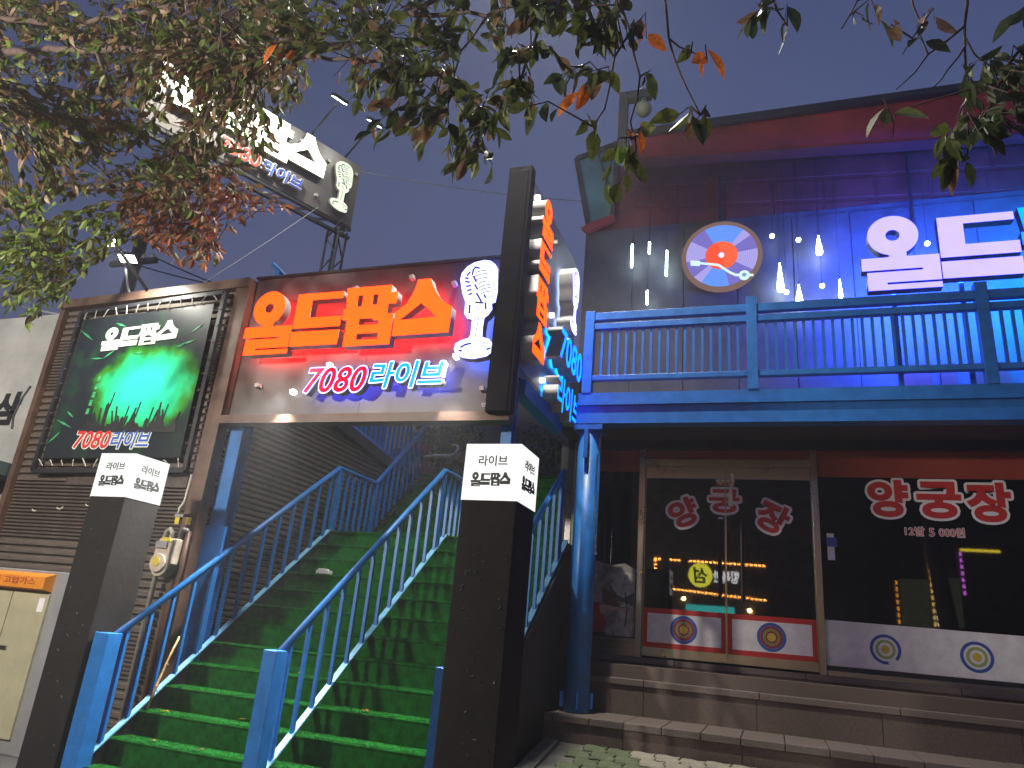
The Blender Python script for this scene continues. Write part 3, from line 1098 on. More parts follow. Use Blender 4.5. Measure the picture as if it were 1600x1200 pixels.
# neighbour at the left edge
nb = thing('neighbour_building', 'dark neighbouring building with a pale grey lettered signboard at the left edge', 'building', (-9.5, 5.6, -.1))
g = G()
g.box(-13, -7.62, 5.75, 10, -.1, 4.2)
obj('wall', g, WALLD, nb)
g = G()
g.prism([(-13, 2.52), (-7.6, 2.52), (-7.56, 4.32), (-13, 4.28)], front(0, 0, 5.75), 0, .2)
sb = obj('signboard', g, CONT, nb)
g = G()
g.prism([(-7.6, 2.52), (-7.565, 2.52), (-7.525, 4.32), (-7.56, 4.32)], front(0, 0, 5.75), 0, .215)
obj('signboard_edge', g, WHP, sb)
link('lettering', text('lettering', '삼', front(-8.36, 2.96, 5.549), .42, .40, .004, [BLK], .05, .1), sb)
link('lettering', text('lettering', '기', front(-8.5, 2.60, 5.549), .36, .28, .004, [BLK], .05, .1), sb)
g = G()
g.box(-13, -7.66, 5.3, 5.75, 2.36, 2.5)
obj('awning', g, mat('teal_awning', (.06, .10, .10), .6, 0, .3, 5), nb)
for z in (1.85, 2.05):
    g = G()
    g.box(-13, -7.7, 5.6, 5.74, z, z + .14)
    obj('ledge', g, GREYB, nb)
g = G()
g.tube([(-7.62, 5.36, 3.35), (-7.68, 5.35, 3.2), (-7.72, 5.35, 3.0), (-7.68, 5.35, 2.86)], .012, 6)
tag(obj('hanging_cable', g, BLK), 'black looped cable hanging at the edge of the pale signboard', 'cable')

# ================================================================== FRONT SIGN
fs = thing('front_sign', 'dark sign panel with orange block letters and white microphone above the green stairs', 'sign', (-3.45, 5.4, 2.95))
g = G()
for x0, x1 in ((-4.945, -3.5), (-3.497, -2.0)):
    g.box(x0, x1, 5.46, 5.52, 2.985, 4.475)
obj('panel', g, PANEL, fs)
g = G()
g.box(-4.95, -2.0, 5.36, 5.50, 2.9, 2.98)
obj('bottom_beam', g, BROWN, fs)
g = G()
g.box(-4.95, -2.0, 5.43, 5.53, 4.478, 4.50)
obj('top_trim', g, DARK, fs)
LO = front(-4.78, 3.545, 5.46)
logo(fs, LO, 1.0, .09, .12, lambda i: [E_OR, SIDE_L, H_RED if i < 3 else H_RED])
microphone(fs, front(-2.55, 3.4, 5.46), 1.0, .09, .12, E_WH, H_MIC, DRAW)


def outlined(parent, body, fr, wd, ht, depth, d0, mt, bold=.015, shear=.2, grow=.012, rim=None, back=None):
    a_ = link('lettering', text('lettering', body, fr, wd, ht, depth, [rim or E_WH, SIDE_L, back or SIDE_L], bold, shear, d0, grow), parent)
    b_ = link('lettering_face', text('lettering_face', body, fr, wd, ht, .006, [mt], bold, shear, d0 + depth), a_ if not parent.get('_wc') else None)
    b_.parent = a_
    return a_


outlined(fs, '7080', front(-4.0, 3.155, 5.46), .64, .245, .08, .09, E_RED, shear=.22, back=H_BLUE)
outlined(fs, '라이브', front(-3.325, 3.185, 5.46), .71, .245, .08, .09, E_CY, shear=.16, back=H_BLUE)
link('small_lettering', text('small_lettering', '단란주점', front(-2.295, 3.05, 5.46), .185, .038, .004, [WHV], .012), fs)
g = G()
g.prism([(-.02, -.02), (.02, -.02), (.02, .02), (-.02, .02)], frame((0, 0, 0), (1, 0, .25), (0 - .25, 0, 1)), 0, .06)
for i, (x, z) in enumerate([(-4.696, 4.276), (-3.713, 4.265), (-3.126, 4.338), (-2.677, 4.236), (-3.865, 3.477), (-2.573, 3.513), (-4.218, 3.22), (-4.637, 3.294), (-3.096, 3.46), (-2.288, 3.201)]):
    gg = G()
    gg.v, gg.f, gg.m = list(g.v), list(g.f), list(g.m)
    o = obj('fixing_stud', gg, E_STUD if i in (4, 5, 6) else SIDE_L, fs)
    o.location = Vector((x, 5.46, z))
    if i in (4, 5, 6):             # the lit ones are small LED spots shining down on the lowest treads
        ld = bpy.data.lights.new('led_spot', 'SPOT')
        ld.energy = 800
        ld.color = (1, .97, .9)
        ld.spot_size = R(84)
        ld.spot_blend = .9
        ld.shadow_soft_size = .025
        lo = bpy.data.objects.new('led_spot_light', ld)
        COL.objects.link(lo)
        lo.parent = o
        lo.location = (0, -.16, -.03)
        lo.rotation_euler = Vector((0, .36, 1)).to_track_quat('Z', 'Y').to_euler()
g = G()
g.bar((-2.19, 5.33, 3.57), (-2.19, 5.33, 3.74), .02, .012)
g.bar((-2.19, 5.33, 3.57), (-2.06, 5.33, 3.33), .02, .012)
obj('loose_strap', g, PVC, fs)

# corner column of the sign boxes
g = G()
g.box(-2.185, -2.075, 5.27, 5.38, 2.95, 5.32)
g.box(-2.072, -1.962, 5.27, 5.38, 2.95, 5.32)
g.box(-2.16, -1.99, 5.26, 5.27, 2.95, 5.27)
tag(obj('corner_column', g, mat('column_black', (.014, .014, .018), .75, 0, .3, 5, spec=.2), bevel=.004), 'tall dark metal column at the corner between the two sign boards', 'column')

# ================================================================== SIDE SIGN (faces the shop)
ss = thing('side_sign', 'grey sign board turned to the right with stacked orange letters and a small lit microphone', 'sign', (-2.03, 6.4, 3.4))
g = G()
g.box(-2.12, -2.03, 5.42, 6.35, 3.45, 5.34)
g.box(-2.12, -2.03, 6.353, 7.3, 3.45, 5.34)
obj('panel', g, mat('side_panel_grey', (.24, .23, .26), .45, 0, .12, 2), ss)
g = G()
g.box(-2.13, -2.02, 5.41, 7.31, 3.36, 3.447)
obj('bottom_beam', g, DARK, ss)
hts = [(4.70, 5.12), (4.31, 4.67), (3.88, 4.29), (3.47, 3.86)]
xr = [(0, .54), (.548, 1.073), (1.085, 1.63), (1.635, 2.195)]
for i, (nm, lp) in enumerate(LOGO):
    z0, z1 = hts[i]
    s_ = (z1 - z0) / .65
    sh_ = xr[i][0]
    me = shape('letter', [[((p - sh_) * .62, q * s_) for p, q in l_] for l_ in lp], sideways(5.46, z0, -2.03), .15, [E_OR, SIDE_L, SIDE_L], .0)
    link('letter', me, ss)
microphone(ss, sideways(6.49, 4.22, -2.03), .78, .15, .02, E_WH, H_WB, DRAW)
for body, z, ht in (('7080', 3.80, .33), ('라이브', 3.30, .35)):
    link('lettering', text('lettering', body, sideways(6.24, z, -2.03), .84, ht, .15, [E_CY, SIDE_L, H_CYAN], .02, .1, .02), ss)
for i, (y, z) in enumerate([(5.62, 5.2), (6.3, 5.1), (6.35, 4.3), (5.6, 4.25), (6.2, 3.55), (7.0, 5.1)]):
    g = G()
    g.box(-2.03, -1.985, y - .02, y + .02, z - .02, z + .02)
    obj('fixing_stud', g, E_STUD if i in (0, 2, 4) else SIDE_L, ss)
g = G()
g.box(-2.08, -1.96, 5.6, 6.84, 3.20, 3.34)
tag(obj('steel_beam', g, BLUE), 'blue steel beam running back under the side sign to the balcony', 'beam')

# ================================================================== RIGHT BUILDING
bd = thing('shop_building', 'two storey building with a dark upper wall, red awning band and glazed archery shop below', 'building', (0.5, 8.0, .2))
FZ = 1.135
BX0, BX1 = -2.15, 5.5
g = G()
g.box(BX0, BX1, 8.0, 8.2, 3.35, 6.25)
obj('upper_wall', g, WALLD, bd)
g = G()
g.prism([(BX0, 6.25), (BX1, 6.25), (BX1, 6.7), (-1.5, 7.2), (BX0 + .3, 7.25)], front(0, 0, 8.2), 0, .18)
obj('upper_wall', g, REDW, bd)
# cladding joints: vertical panels proud of the wall
x = BX0 + .02
while x < 4.2:
    g = G()
    wd = .62
    g.box(x, x + wd - .012, 7.985, 8.0, 3.75, 6.17)
    obj('cladding_panel', g, WALLD, bd)
    x += wd
# rows of red panels, following the slope of the awning
rr = random.Random(4)
sl_ = -.07
for r_, (za, zb, wd, off) in enumerate(((6.87, 7.12, 1.02, 0), (6.56, 6.82, .56, .1), (6.2, 6.51, .56, .1))):
    x = -1.62 + (off if r_ else 0)
    while x < 4.2:
        e = min(x + wd - .03, 4.3)
        g = G()
        zz = [za + sl_ * (x + 1.5), za + sl_ * (e + 1.5), zb + sl_ * (e + 1.5), zb + sl_ * (x + 1.5)]
        g.prism([(x, zz[0]), (e, zz[1]), (e, zz[2]), (x, zz[3])], front(0, 0, 8.02), 0, .010 + rr.uniform(0, .003))
        obj('red_panel', g, REDW, bd, bevel=.006)
        x += wd
for x in (-.47, 1.6):
    g = G()
    g.box(x - .012, x + .012, 7.94, 7.978, 5.9, 6.85)
    obj('downpipe', g, DARK, bd)
# eave: fascia, awning soffit in two strips, ledge
g = G()
g.bar((-1.42, 7.0, 6.895), (5.5, 7.0, 6.86), .10, .075, up=(0, 0, 1))
obj('fascia', g, DARK, bd)


obj('awning_strip', quad_slab((-1.4, 7.03, 6.86), (5.4, 7.03, 6.82), (5.4, 7.2, 6.22), (-1.45, 7.2, 6.72)), REDA, bd)
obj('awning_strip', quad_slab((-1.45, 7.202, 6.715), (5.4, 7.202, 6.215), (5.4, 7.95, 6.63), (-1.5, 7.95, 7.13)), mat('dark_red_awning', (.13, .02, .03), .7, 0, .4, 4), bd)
g = G()
g.add([(-1.45, 7.05, 6.935), (5.5, 7.05, 6.90), (5.5, 8.6, 7.25), (-1.45, 8.6, 7.4), (-1.45, 7.05, 6.915), (5.5, 7.05, 6.88), (5.5, 8.6, 7.23), (-1.45, 8.6, 7.38)], [(0, 1, 2, 3), (7, 6, 5, 4), (0, 4, 5, 1), (1, 5, 6, 2), (2, 6, 7, 3), (3, 7, 4, 0)])
obj('roof_sheet', g, DARK, bd)
g = G()
g.bar((-1.5, 7.96, 7.15), (5.4, 7.96, 6.66), .05, .03)
obj('ledge', g, mat('grey_trim', (.25, .22, .23), .5, 0, .2, 6), bd)
# glass wing at the left end of the eave
gw = G()
W4 = [(-2.12, 6.33), (-1.80, 6.40), (-1.78, 7.56), (-2.34, 7.40)]
fr8 = front(0, 0, 8.0)
for a_, b_ in zip(W4, W4[1:] + W4[:1]):
    gw.bar((a_[0], 7.97, a_[1]), (b_[0], 7.97, b_[1]), .06, .05, up=(0, 1, 0))
gw.bar((-2.05, 7.965, 7.48), (-1.86, 7.965, 6.85), .02, .02, up=(0, 1, 0))
wf = obj('wing_frame', gw, DARK, bd)
g = G()
g.prism(W4, fr8, .0, .015)
obj('wing_pane', g, TEAL, bd)
g = G()
g.prism([(-2.2, 6.27), (-2.12, 6.2), (-1.75, 6.36), (-1.78, 6.42), (-2.1, 6.33)], fr8, .02, .10)
obj('red_trim', g, REDA, bd)
# ground floor
g = G()
g.box(BX0, BX1, 7.4, 8.3, -.1, FZ - .075)
obj('plinth', g, GRAN, bd)
g = G()
g.box(BX0 - .1, BX0, 7.9, 12, FZ, 3.35)
g.box(BX0, BX1, 12, 12.2, FZ, 3.4)
g.box(BX1, BX1 + .1, 7.9, 12.2, FZ, 3.4)
obj('interior_wall', g, INTER, bd)
g = G()
g.box(BX0, BX1, 8.0, 12, FZ - .07, FZ - .01)
obj('shop_floor', g, INTER, bd)
g = G()
g.box(BX0, BX1, 7.0, 12, 3.40, 3.46)
obj('ceiling', g, mat('soffit_dark', (.06, .055, .055), .7, 0, .3, 3), bd)
g = G()
g.box(BX0, BX1, 7.80, 7.98, 3.30, 3.398)
obj('lintel', g, DARK, bd)
# stainless frame
for (x0, x1, y0, y1, z0, z1) in [(-1.335, -1.268, 7.84, 7.95, FZ, 3.30), (.412, .475, 7.84, 7.95, FZ, 3.30), (BX0, BX0 + .07, 7.84, 7.95, FZ, 3.30), (2.62, 2.68, 7.84, 7.95, FZ, 3.3),
                                 (-1.267, .411, 7.85, 7.94, 3.12, 3.20), (BX0 + .07, -1.336, 7.85, 7.94, FZ, FZ + .05), (BX0 + .07, -1.336, 7.85, 7.94, FZ + .13, FZ + .17), (.476, 2.62, 7.85, 7.94, FZ, FZ + .045)]:
    g = G()
    g.box(x0, x1, y0, y1, z0, z1)
    obj('steel_frame', g, STEEL, bd, bevel=.003)
g = G()
g.box(.476, 2.62, 7.86, 7.93, FZ + .05, FZ + .09)
obj('window_sill', g, DARK, bd)
for x0, x1, z0, z1 in ((-1.267, .411, 3.205, 3.30), (.476, 2.62, 3.03, 3.30), (BX0 + .07, -1.336, 3.06, 3.30)):
    g = G()
    g.box(x0, x1, 7.875, 7.89, z0, z1)
    obj('red_transom', g, REDF, bd)
g = G()
g.box(BX0 + .07, -1.336, 7.88, 7.92, FZ + .05, FZ + .13)
obj('kick_plate', g, STEEL, bd)
# left pane with an archery print
g = G()
g.box(BX0 + .07, -1.336, 7.895, 7.905, FZ + .17, 3.06)
ph = obj('window_pane', g, DGLASS, bd)
PRT = front(BX0 + .08, 0, 7.893)


def printpart(name, polys, m, d, par):
    g = G()
    for i, q in enumerate(polys):
        g.prism(q, PRT, .0, d + i * .0002)
    return obj(name, g, m, par)


P1 = mat('print_stone', (.26, .24, .23), .6, 0, .85, 7)
P2 = mat('print_rock_white', (.45, .43, .42), .6, 0, .6, 9)
P3 = mat('print_rust', (.16, .08, .07), .6, 0, .7, 8)
P4 = mat('print_vest', (.35, .02, .04), .6, 0, .25, 9)
P5 = mat('print_skin', (.50, .34, .30), .6, 0, .2, 9)
P6 = mat('print_slate', (.10, .11, .12), .6, 0, .5, 8)
link_g = G()
link_g.prism([(0, FZ + .18), (.72, FZ + .18), (.72, 2.0), (.6, 2.06), (.45, 2.03), (.3, 2.07), (.12, 2.04), (0, 2.08)], PRT, -.002, .001)
pp = obj('archery_print', link_g, P1, bd)
printpart('print_patch', [[(.42, 1.78), (.56, 1.98), (.71, 1.95), (.71, 1.74), (.6, 1.7)], [(.12, 1.85), (.2, 1.98), (.32, 1.93), (.27, 1.84)], [(.52, 1.32), (.7, 1.32), (.7, 1.62), (.6, 1.66), (.53, 1.55)]], P2, .0014, pp)
printpart('print_patch', [[(.1, 1.32), (.3, 1.32), (.33, 1.6), (.28, 1.78), (.15, 1.74)], [(.38, 1.6), (.55, 1.62), (.52, 1.75), (.36, 1.8)]], P3, .0018, pp)
printpart('print_patch', [[(.43, 1.8), (.5, 1.68), (.62, 1.66), (.71, 1.72), (.71, 1.76), (.6, 1.7), (.52, 1.73), (.46, 1.83)]], P6, .0022, pp)
printpart('archer_vest', [[(.22, 1.32), (.40, 1.33), (.42, 1.45), (.37, 1.60), (.32, 1.64), (.25, 1.62), (.2, 1.5)]], P4, .0026, pp)
printpart('archer_skin', [[(.37, 1.52), (.45, 1.56), (.6, 1.58), (.61, 1.61), (.44, 1.62), (.38, 1.64), (.34, 1.6)], [(.26, 1.64), (.31, 1.63), (.33, 1.70), (.28, 1.74), (.24, 1.70)]], P5, .003, pp)
printpart('archer_line', [[(.1, 1.66), (.1, 1.655), (.62, 1.60), (.62, 1.605)], [(.62, 1.42), (.63, 1.42), (.645, 1.6), (.62, 1.76), (.61, 1.76), (.635, 1.6)], [(.2, 1.32), (.42, 1.32), (.42, 1.345), (.2, 1.345)]], BLK, .0034, pp)

# doors


def target(parent, cx, cz, rings, y, gap=None):
    for i, (r0, r1, m) in enumerate(rings):
        g = G()
        n_ = 40
        for k in range(n_):
            if gap and i == 0 and gap[0] <= k <= gap[1]:
                continue
            t0, t1 = 2 * math.pi * k / n_, 2 * math.pi * (k + 1) / n_
            q = [(cx + r * math.cos(t), y - .0012 * (i + 1), cz + r * math.sin(t)) for r, t in ((r0, t0), (r1, t0), (r1, t1), (r0, t1))]
            g.add(q, [(0, 1, 2, 3)])
        obj('target_ring', g, m, parent)


def ringframe(x0, x1, z0, z1, a0, a1, b0, b1, y0, y1):
    g = G()
    o = [(x0, z0), (x1, z0), (x1, z1), (x0, z1)]
    i = [(a0, b0), (a1, b0), (a1, b1), (a0, b1)]
    vs = [(p[0], y0, p[1]) for p in o + i] + [(p[0], y1, p[1]) for p in o + i]
    fs = []
    for k in range(4):
        m = (k + 1) % 4
        fs += [(k, m, 4 + m, 4 + k), (8 + k, 12 + k, 12 + m, 8 + m), (k, 8 + k, 8 + m, m), (4 + k, 4 + m, 12 + m, 12 + k)]
    return g.add(vs, fs)


def door(x0, x1, hx, label):
    d = obj('door', ringframe(x0, x1, FZ + .02, 3.115, x0 + .006, x1 - .006, FZ + .105, 2.99, 7.865, 7.895), STEEL, bd, label=label)
    def sub(name, g, m):
        o = link(name, g.mesh(name, m))
        o.parent = d
        return o
    sub('door_glass', G().box(x0, x1, 7.877, 7.885, FZ + .105, 2.99), GLASS)
    z0, z1 = FZ + .105, 1.625
    fr_ = .05
    sub('red_border', ringframe(x0, x1, z0, z1, x0 + fr_, x1 - fr_, z0 + fr_, z1 - fr_, 7.872, 7.8765), REDD)
    sub('white_film', G().box(x0 + fr_, x1 - fr_, 7.873, 7.8765, z0 + fr_, z1 - fr_), WHP)
    cx, cz = (x0 + x1) / 2 + .0, (z0 + z1) / 2
    for i, (r0, r1, m) in enumerate([(.105, .135, BLV), (.078, .105, MARO), (.058, .078, OLIVE), (.038, .058, MARO), (.0, .038, YEL)]):
        g = G()
        for k in range(36):
            t0, t1 = 2 * math.pi * k / 36, 2 * math.pi * (k + 1) / 36
            q = [(cx + r * math.cos(t), 7.8722, cz + r * math.sin(t)) for r, t in ((r0 + .001, t0), (r1, t0), (r1, t1), (r0 + .001, t1))]
            g.add(q, [(0, 1, 2, 3)])
        sub('target_ring', g, m)
    sub('handle', G().tube([(hx, 7.875, 2.55), (hx, 7.82, 2.55), (hx, 7.82, 1.75), (hx, 7.875, 1.75)], .016, 8), mat('door_handle_dark', (.05, .035, .035), .35, .6, .2, 8))
    return d, sub


d1, sub1 = door(-1.264, -.431, -.49, 'left glass shop door with a striped archery target on its lower panel')
d2, sub2 = door(-.427, .408, -.27, 'right glass shop door with torn tape hanging from the top')
RED_L = emit
for body, x, z, rot, wd, ht in (('양', -.86, 2.62, 24, .30, .30), ('궁', -.44, 2.755, 0, .31, .25), ('장', .03, 2.60, -27, .31, .31)):
    f_ = front(x, z, 7.8765) @ Matrix.Rotation(R(rot), 4, 'Z') @ Matrix.Translation((-wd / 2, -ht / 2, 0))
    par = sub1 if x < -.4 else sub2
    o = link('lettering', text('lettering', body, f_, wd, ht, .002, [WHV], .04, grow=.026))
    o.parent = d1 if x < -.4 else d2
    o = link('lettering', text('lettering', body, f_, wd, ht, .0032, [REDD], .04))
    o.parent = d1 if x < -.4 else d2
for x0, dd in ((-.525, sub1), (-.42, sub2)):
    dd('sticker', G().box(x0, x0 + .088, 7.8745, 7.8765, 2.92, 2.985), WHP)
    dd('sticker_flash', G().prism([(x0, 2.92), (x0 + .088, 2.92), (x0 + .088, 2.962), (x0 + .044, 2.935), (x0, 2.962)], front(0, 0, 7.8745), 0, .0008), REDD)
    dd('sticker_flame', G().prism(circle(x0 + .044, 2.962, .011, 10), front(0, 0, 7.8745), 0, .0012), REDD)
    dd('sticker_base', G().prism([(x0 + .008, 2.92), (x0 + .08, 2.92), (x0 + .07, 2.933), (x0 + .018, 2.933)], front(0, 0, 7.8745), 0, .0016), YEL)
sub2('torn_tape', G().prism([(-.375, 3.05), (-.345, 3.05), (-.342, 2.95), (-.36, 2.86), (-.352, 2.70), (-.40, 2.70), (-.395, 2.86), (-.37, 2.95)], front(0, 0, 7.862), 0, .002), WHV)
sub1('lock', G().box(-.505, -.455, 7.872, 7.876, 2.565, 2.585), WHP)
# big window
g = G()
g.box(.476, 2.62, 7.885, 7.893, FZ + .09, 3.03)
wn = obj('window_pane', g, DGLASS, bd)
g = G()
g.prism([(.478, FZ + .09), (.62, FZ + .075), (1.0, FZ + .092), (2.0, FZ + .085), (2.618, FZ + .09), (2.618, 1.615), (.478, 1.635)], front(0, 0, 7.8845), 0, .003)
wfm = obj('white_film', g, WHP, bd)
for cx, cz, gap in ((.985, 1.41, (31, 34)), (1.72, 1.41, None)):
    target(wfm, cx, cz, [(.105, .132, BLV), (.06, .085, LIME), (.0, .036, YEL)], 7.881, gap)
g = G()
g.box(.535, .60, 7.879, 7.8845, 2.20, 2.46)
obj('notice_sticker', g, WHP, wn)
g = G()
g.box(.53, .625, 7.876, 7.879, 2.33, 2.42)
obj('notice_sticker', g, BLV, wn)
for body, x, z, wd, ht in (('양', .93, 2.64, .36, .37), ('궁', 1.36, 2.64, .38, .36), ('장', 1.78, 2.62, .37, .38)):
    f_ = front(x, z, 7.8845)
    link('lettering', text('lettering', body, f_, wd, ht, .002, [WHV], .045, grow=.024), wn)
    link('lettering', text('lettering', body, f_, wd, ht, .0035, [REDD], .045), wn)
for body, x, wd in (('12발', 1.235, .165), ('5', 1.442, .042), ('000원', 1.525, .21)):
    f_ = front(x, 2.47, 7.8845)
    link('lettering', text('lettering', body, f_, wd, .086 if len(body) > 1 else .074, .002, [WHV], .0, grow=.005), wn)
    link('lettering', text('lettering', body, f_, wd, .086 if len(body) > 1 else .074, .0035, [REDD], .0), wn)

# furniture behind the window
ch = thing('wooden_chair', 'wooden ladder back chair inside the shop at the right edge of the window', 'chair', (2.2, 8.5, FZ))
for x in (1.98, 2.42):
    g = G()
    g.box(x - .02, x + .02, 8.66, 8.70, FZ, 2.0)
    obj('back_leg', g, WOOD, ch)
    g = G()
    g.box(x - .02, x + .02, 8.28, 8.32, FZ, 1.57)
    obj('front_leg', g, WOOD, ch)
for z in (1.72, 1.84, 1.96):
    g = G()
    g.box(2.0, 2.4, 8.665, 8.69, z - .03, z + .03)
    obj('back_slat', g, WOOD, ch)
g = G()
g.box(1.95, 2.45, 8.27, 8.71, 1.57, 1.61)
obj('seat', g, WOOD, ch, bevel=.01)
tb = thing('round_stool', 'mint green round table behind the white window film', 'table', (1.45, 8.5, FZ))
g = G()
g.lathe([(.30, 0), (.34, .02), (.34, .04), (.26, .07), (.0, .085)], (1.45, 8.45, 1.62), 28)
obj('table_top', g, STOOL, tb, smooth=True)
g = G()
g.lathe([(.2, 0), (.05, .04), (.04, .48)], (1.45, 8.45, FZ), 16)
obj('table_leg', g, STEEL, tb)

# ------------------------------------------------------------------ shop steps
sp = thing('shop_steps', 'three brown granite steps leading up to the archery shop doors', 'steps', (1, 7.2, .4))
zs = [.625, .94, FZ]
ys = [6.62, 7.32, 7.82]
ends = [7.34, 7.84, 7.86]
zlow = [rampz(6.6) - .1, .625 - .02, .94 - .02]
rr = random.Random(6)
for i in range(3):
    g = G()
    g.box(BX0 + .02, BX1, ys[i] + .03, ends[i], -.1 if i == 0 else zlow[i], zs[i] - .06)
    obj('step_core', g, GRAN, sp)
    x = BX0
    pitch = [.32, 1.05, 1.2][i]
    k = 0
    while x < 3.2:
        wd = pitch * rr.uniform(.92, 1.08)
        g = G()
        g.box(x + .003, x + wd - .003, ys[i], ends[i] - .004, zs[i] - .058, zs[i] + rr.uniform(-.002, .003))
        obj('nosing_slab', g, GRAN2, sp, bevel=.006)
        x += wd
    x = BX0
    while x < 3.2:
        wd = [.95, 1.0, 1.1][i]
        g = G()
        g.box(x + .003, x + wd - .003, ys[i] + .016, ys[i] + .032, zlow[i] - (.0 if i else .05), zs[i] - .06)
        obj('riser_slab', g, GRAN, sp)
        x += wd

# column
cl = thing('blue_column', 'round blue steel column carrying the balcony, with a chain hanging down it', 'column', (-1.70, 7.0, .65))
g = G()
g.lathe([(.118, 0), (.118, 2.62)], (-1.70, 6.97, .63), 28)
obj('shaft', g, BLUE, cl, smooth=True)
for a_ in range(4):
    t = a_ * math.pi / 2 + .3
    g = G()
    d = Vector((math.cos(t), math.sin(t), 0))
    p = Vector((-1.70, 6.97, .64)) + d * .115
    g.bar(p + d * .0 + Vector((0, 0, .09)), p + d * .035 + Vector((0, 0, .09)), .012, .13)
    obj('base_fin', g, BLUE, cl)
g = G()
g.box(-1.85, -1.55, 6.84, 7.1, 3.25, 3.30)
g.box(-1.72, -1.68, 6.80, 6.86, 2.95, 3.25)
obj('head_plate', g, BLUE, cl)
g = G()
for k in range(34):
    z = 3.2 - k * .035
    c = Vector((-1.575 - .02 * math.sin(k * .12) + (.0 if z > 3 else -.01), 6.90, z))
    ax = (1, 0, 0) if k % 2 else (0, 1, 0)
    g.tube([c + Vector(ax) * .008 * math.cos(t) + Vector((0, 0, .02 * math.sin(t))) for t in np.linspace(0, 6.28, 9)], .0035, 5)
o = obj('chain', g, STEEL, cl)

# ------------------------------------------------------------------ balcony
bl = thing('balcony', 'blue steel balcony with a barred railing along the upper floor', 'balcony', (.5, 7.0, 3.3))
g = G()
g.box(-1.83, BX1, 6.86, 6.88, 3.32, 3.50)
g.box(-1.83, BX1, 6.84, 7.0, 3.31, 3.32)
obj('edge_beam', g, BLUE, bl)
g = G()
g.box(-1.83, BX1, 6.83, 6.95, 3.503, 3.53)
g.box(-1.82, BX1, 6.86, 6.94, 3.53, 3.64)
obj('kerb_rail', g, BLUE, bl)
g = G()
g.box(-1.83, BX1, 6.96, 7.98, 3.50, 3.60)
obj('floor_slab', g, CONC, bl)
for x in (-1.74, -.11, 1.86, 3.8):
    g = G()
    g.box(x - .05, x + .05, 6.85, 6.95, 3.64, 4.62 if x > -1 else 4.56)
    obj('railing_post', g, BLUE, bl, bevel=.004)
bays = [(-1.69, -.16), (-.06, 1.81), (1.91, 3.75)]
for x0, x1 in bays:
    for z0, z1, nm in ((4.46, 4.545, 'top_rail'), (4.355, 4.42, 'middle_rail'), (3.78, 3.835, 'bottom_rail')):
        g = G()
        g.box(x0, x1, 6.865, 6.935, z0, z1)
        obj(nm, g, BLUE, bl, bevel=.004)
bm = G()
bm.box(-.013, .013, -.013, .013, 0, .52)
bme = bm.mesh('baluster', BLUE)
for x0, x1 in bays:
    nb_ = round((x1 - x0) / .0865)
    for i in range(1, nb_):
        o = link('baluster', bme, bl)
        o.location = (x0 + (x1 - x0) * i / nb_, 6.9, 3.835)
for x, nm in ((1.74, 'pink_flower_sign'),):
    pass
# red wall patch behind the balcony at the right
g = G()
for x0, x1 in ((1.35, 1.62), (1.70, 1.84), (2.0, 2.3)):
    g.box(x0, x1, 7.94, 7.975, 3.62, 4.25)
obj('red_door_panel', g, REDW, bd)

# ------------------------------------------------------------------ upper letters
ul = thing('upper_sign_letters', 'big lavender and cyan lit block letters standing on posts above the balcony railing', 'sign', (1.8, 7.05, 3.6))
logo(ul, front(.925, 4.675, 7.12), 1.215, .10, .0, lambda i: [E_LAV if i < 2 else E_CY, DARK, H_UP if i < 2 else H_UC], sx=1.255)
for x in (1.2, 1.78, 2.5, 3.3):
    g = G()
    g.box(x - .02, x + .02, 7.125, 7.165, 3.6, 5.2)
    obj('sign_post', g, BLUE, ul)
g = G()
g.box(.95, 3.7, 7.125, 7.15, 4.9, 4.93)
obj('mounting_rail', g, DARK, ul)

# ------------------------------------------------------------------ record emblem
rc = thing('record_emblem', 'round lit vinyl record emblem with an orange label and a white tone arm', 'sign', (-.45, 7.95, 5.24))
RC = front(-.452, 5.70, 7.96)


def emit_groove(name, col, s):
    m = bpy.data.materials.new(name)
    m.use_nodes = True
    n, l = m.node_tree.nodes, m.node_tree.links
    n.clear()
    o = n.new('ShaderNodeOutputMaterial')
    e = n.new('ShaderNodeEmission')
    tc = n.new('ShaderNodeTexCoord')
    mp = n.new('ShaderNodeMapping')
    mp.vector_type = 'POINT'
    mp.inputs['Location'].default_value = (.452, 0, -5.70)
    mp.inputs['Scale'].default_value = (1, 0, 1)
    l.new(tc.outputs['Object'], mp.inputs[0])
    ln = n.new('ShaderNodeVectorMath')
    ln.operation = 'LENGTH'
    l.new(mp.outputs[0], ln.inputs[0])
    mu = n.new('ShaderNodeMath')
    mu.operation = 'MULTIPLY'
    mu.inputs[1].default_value = 260
    si = n.new('ShaderNodeMath')
    si.operation = 'SINE'
    mr = n.new('ShaderNodeMapRange')
    mr.inputs['From Min'].default_value = .5
    mr.inputs['From Max'].default_value = 1
    mr.inputs['To Min'].default_value = s
    mr.inputs['To Max'].default_value = s * .78
    l.new(ln.outputs['Value'], mu.inputs[0])
    l.new(mu.outputs[0], si.inputs[0])
    l.new(si.outputs[0], mr.inputs[0])
    e.inputs[0].default_value = (*col, 1)
    l.new(mr.outputs[0], e.inputs[1])
    l.new(e.outputs[0], o.inputs[0])
    return m


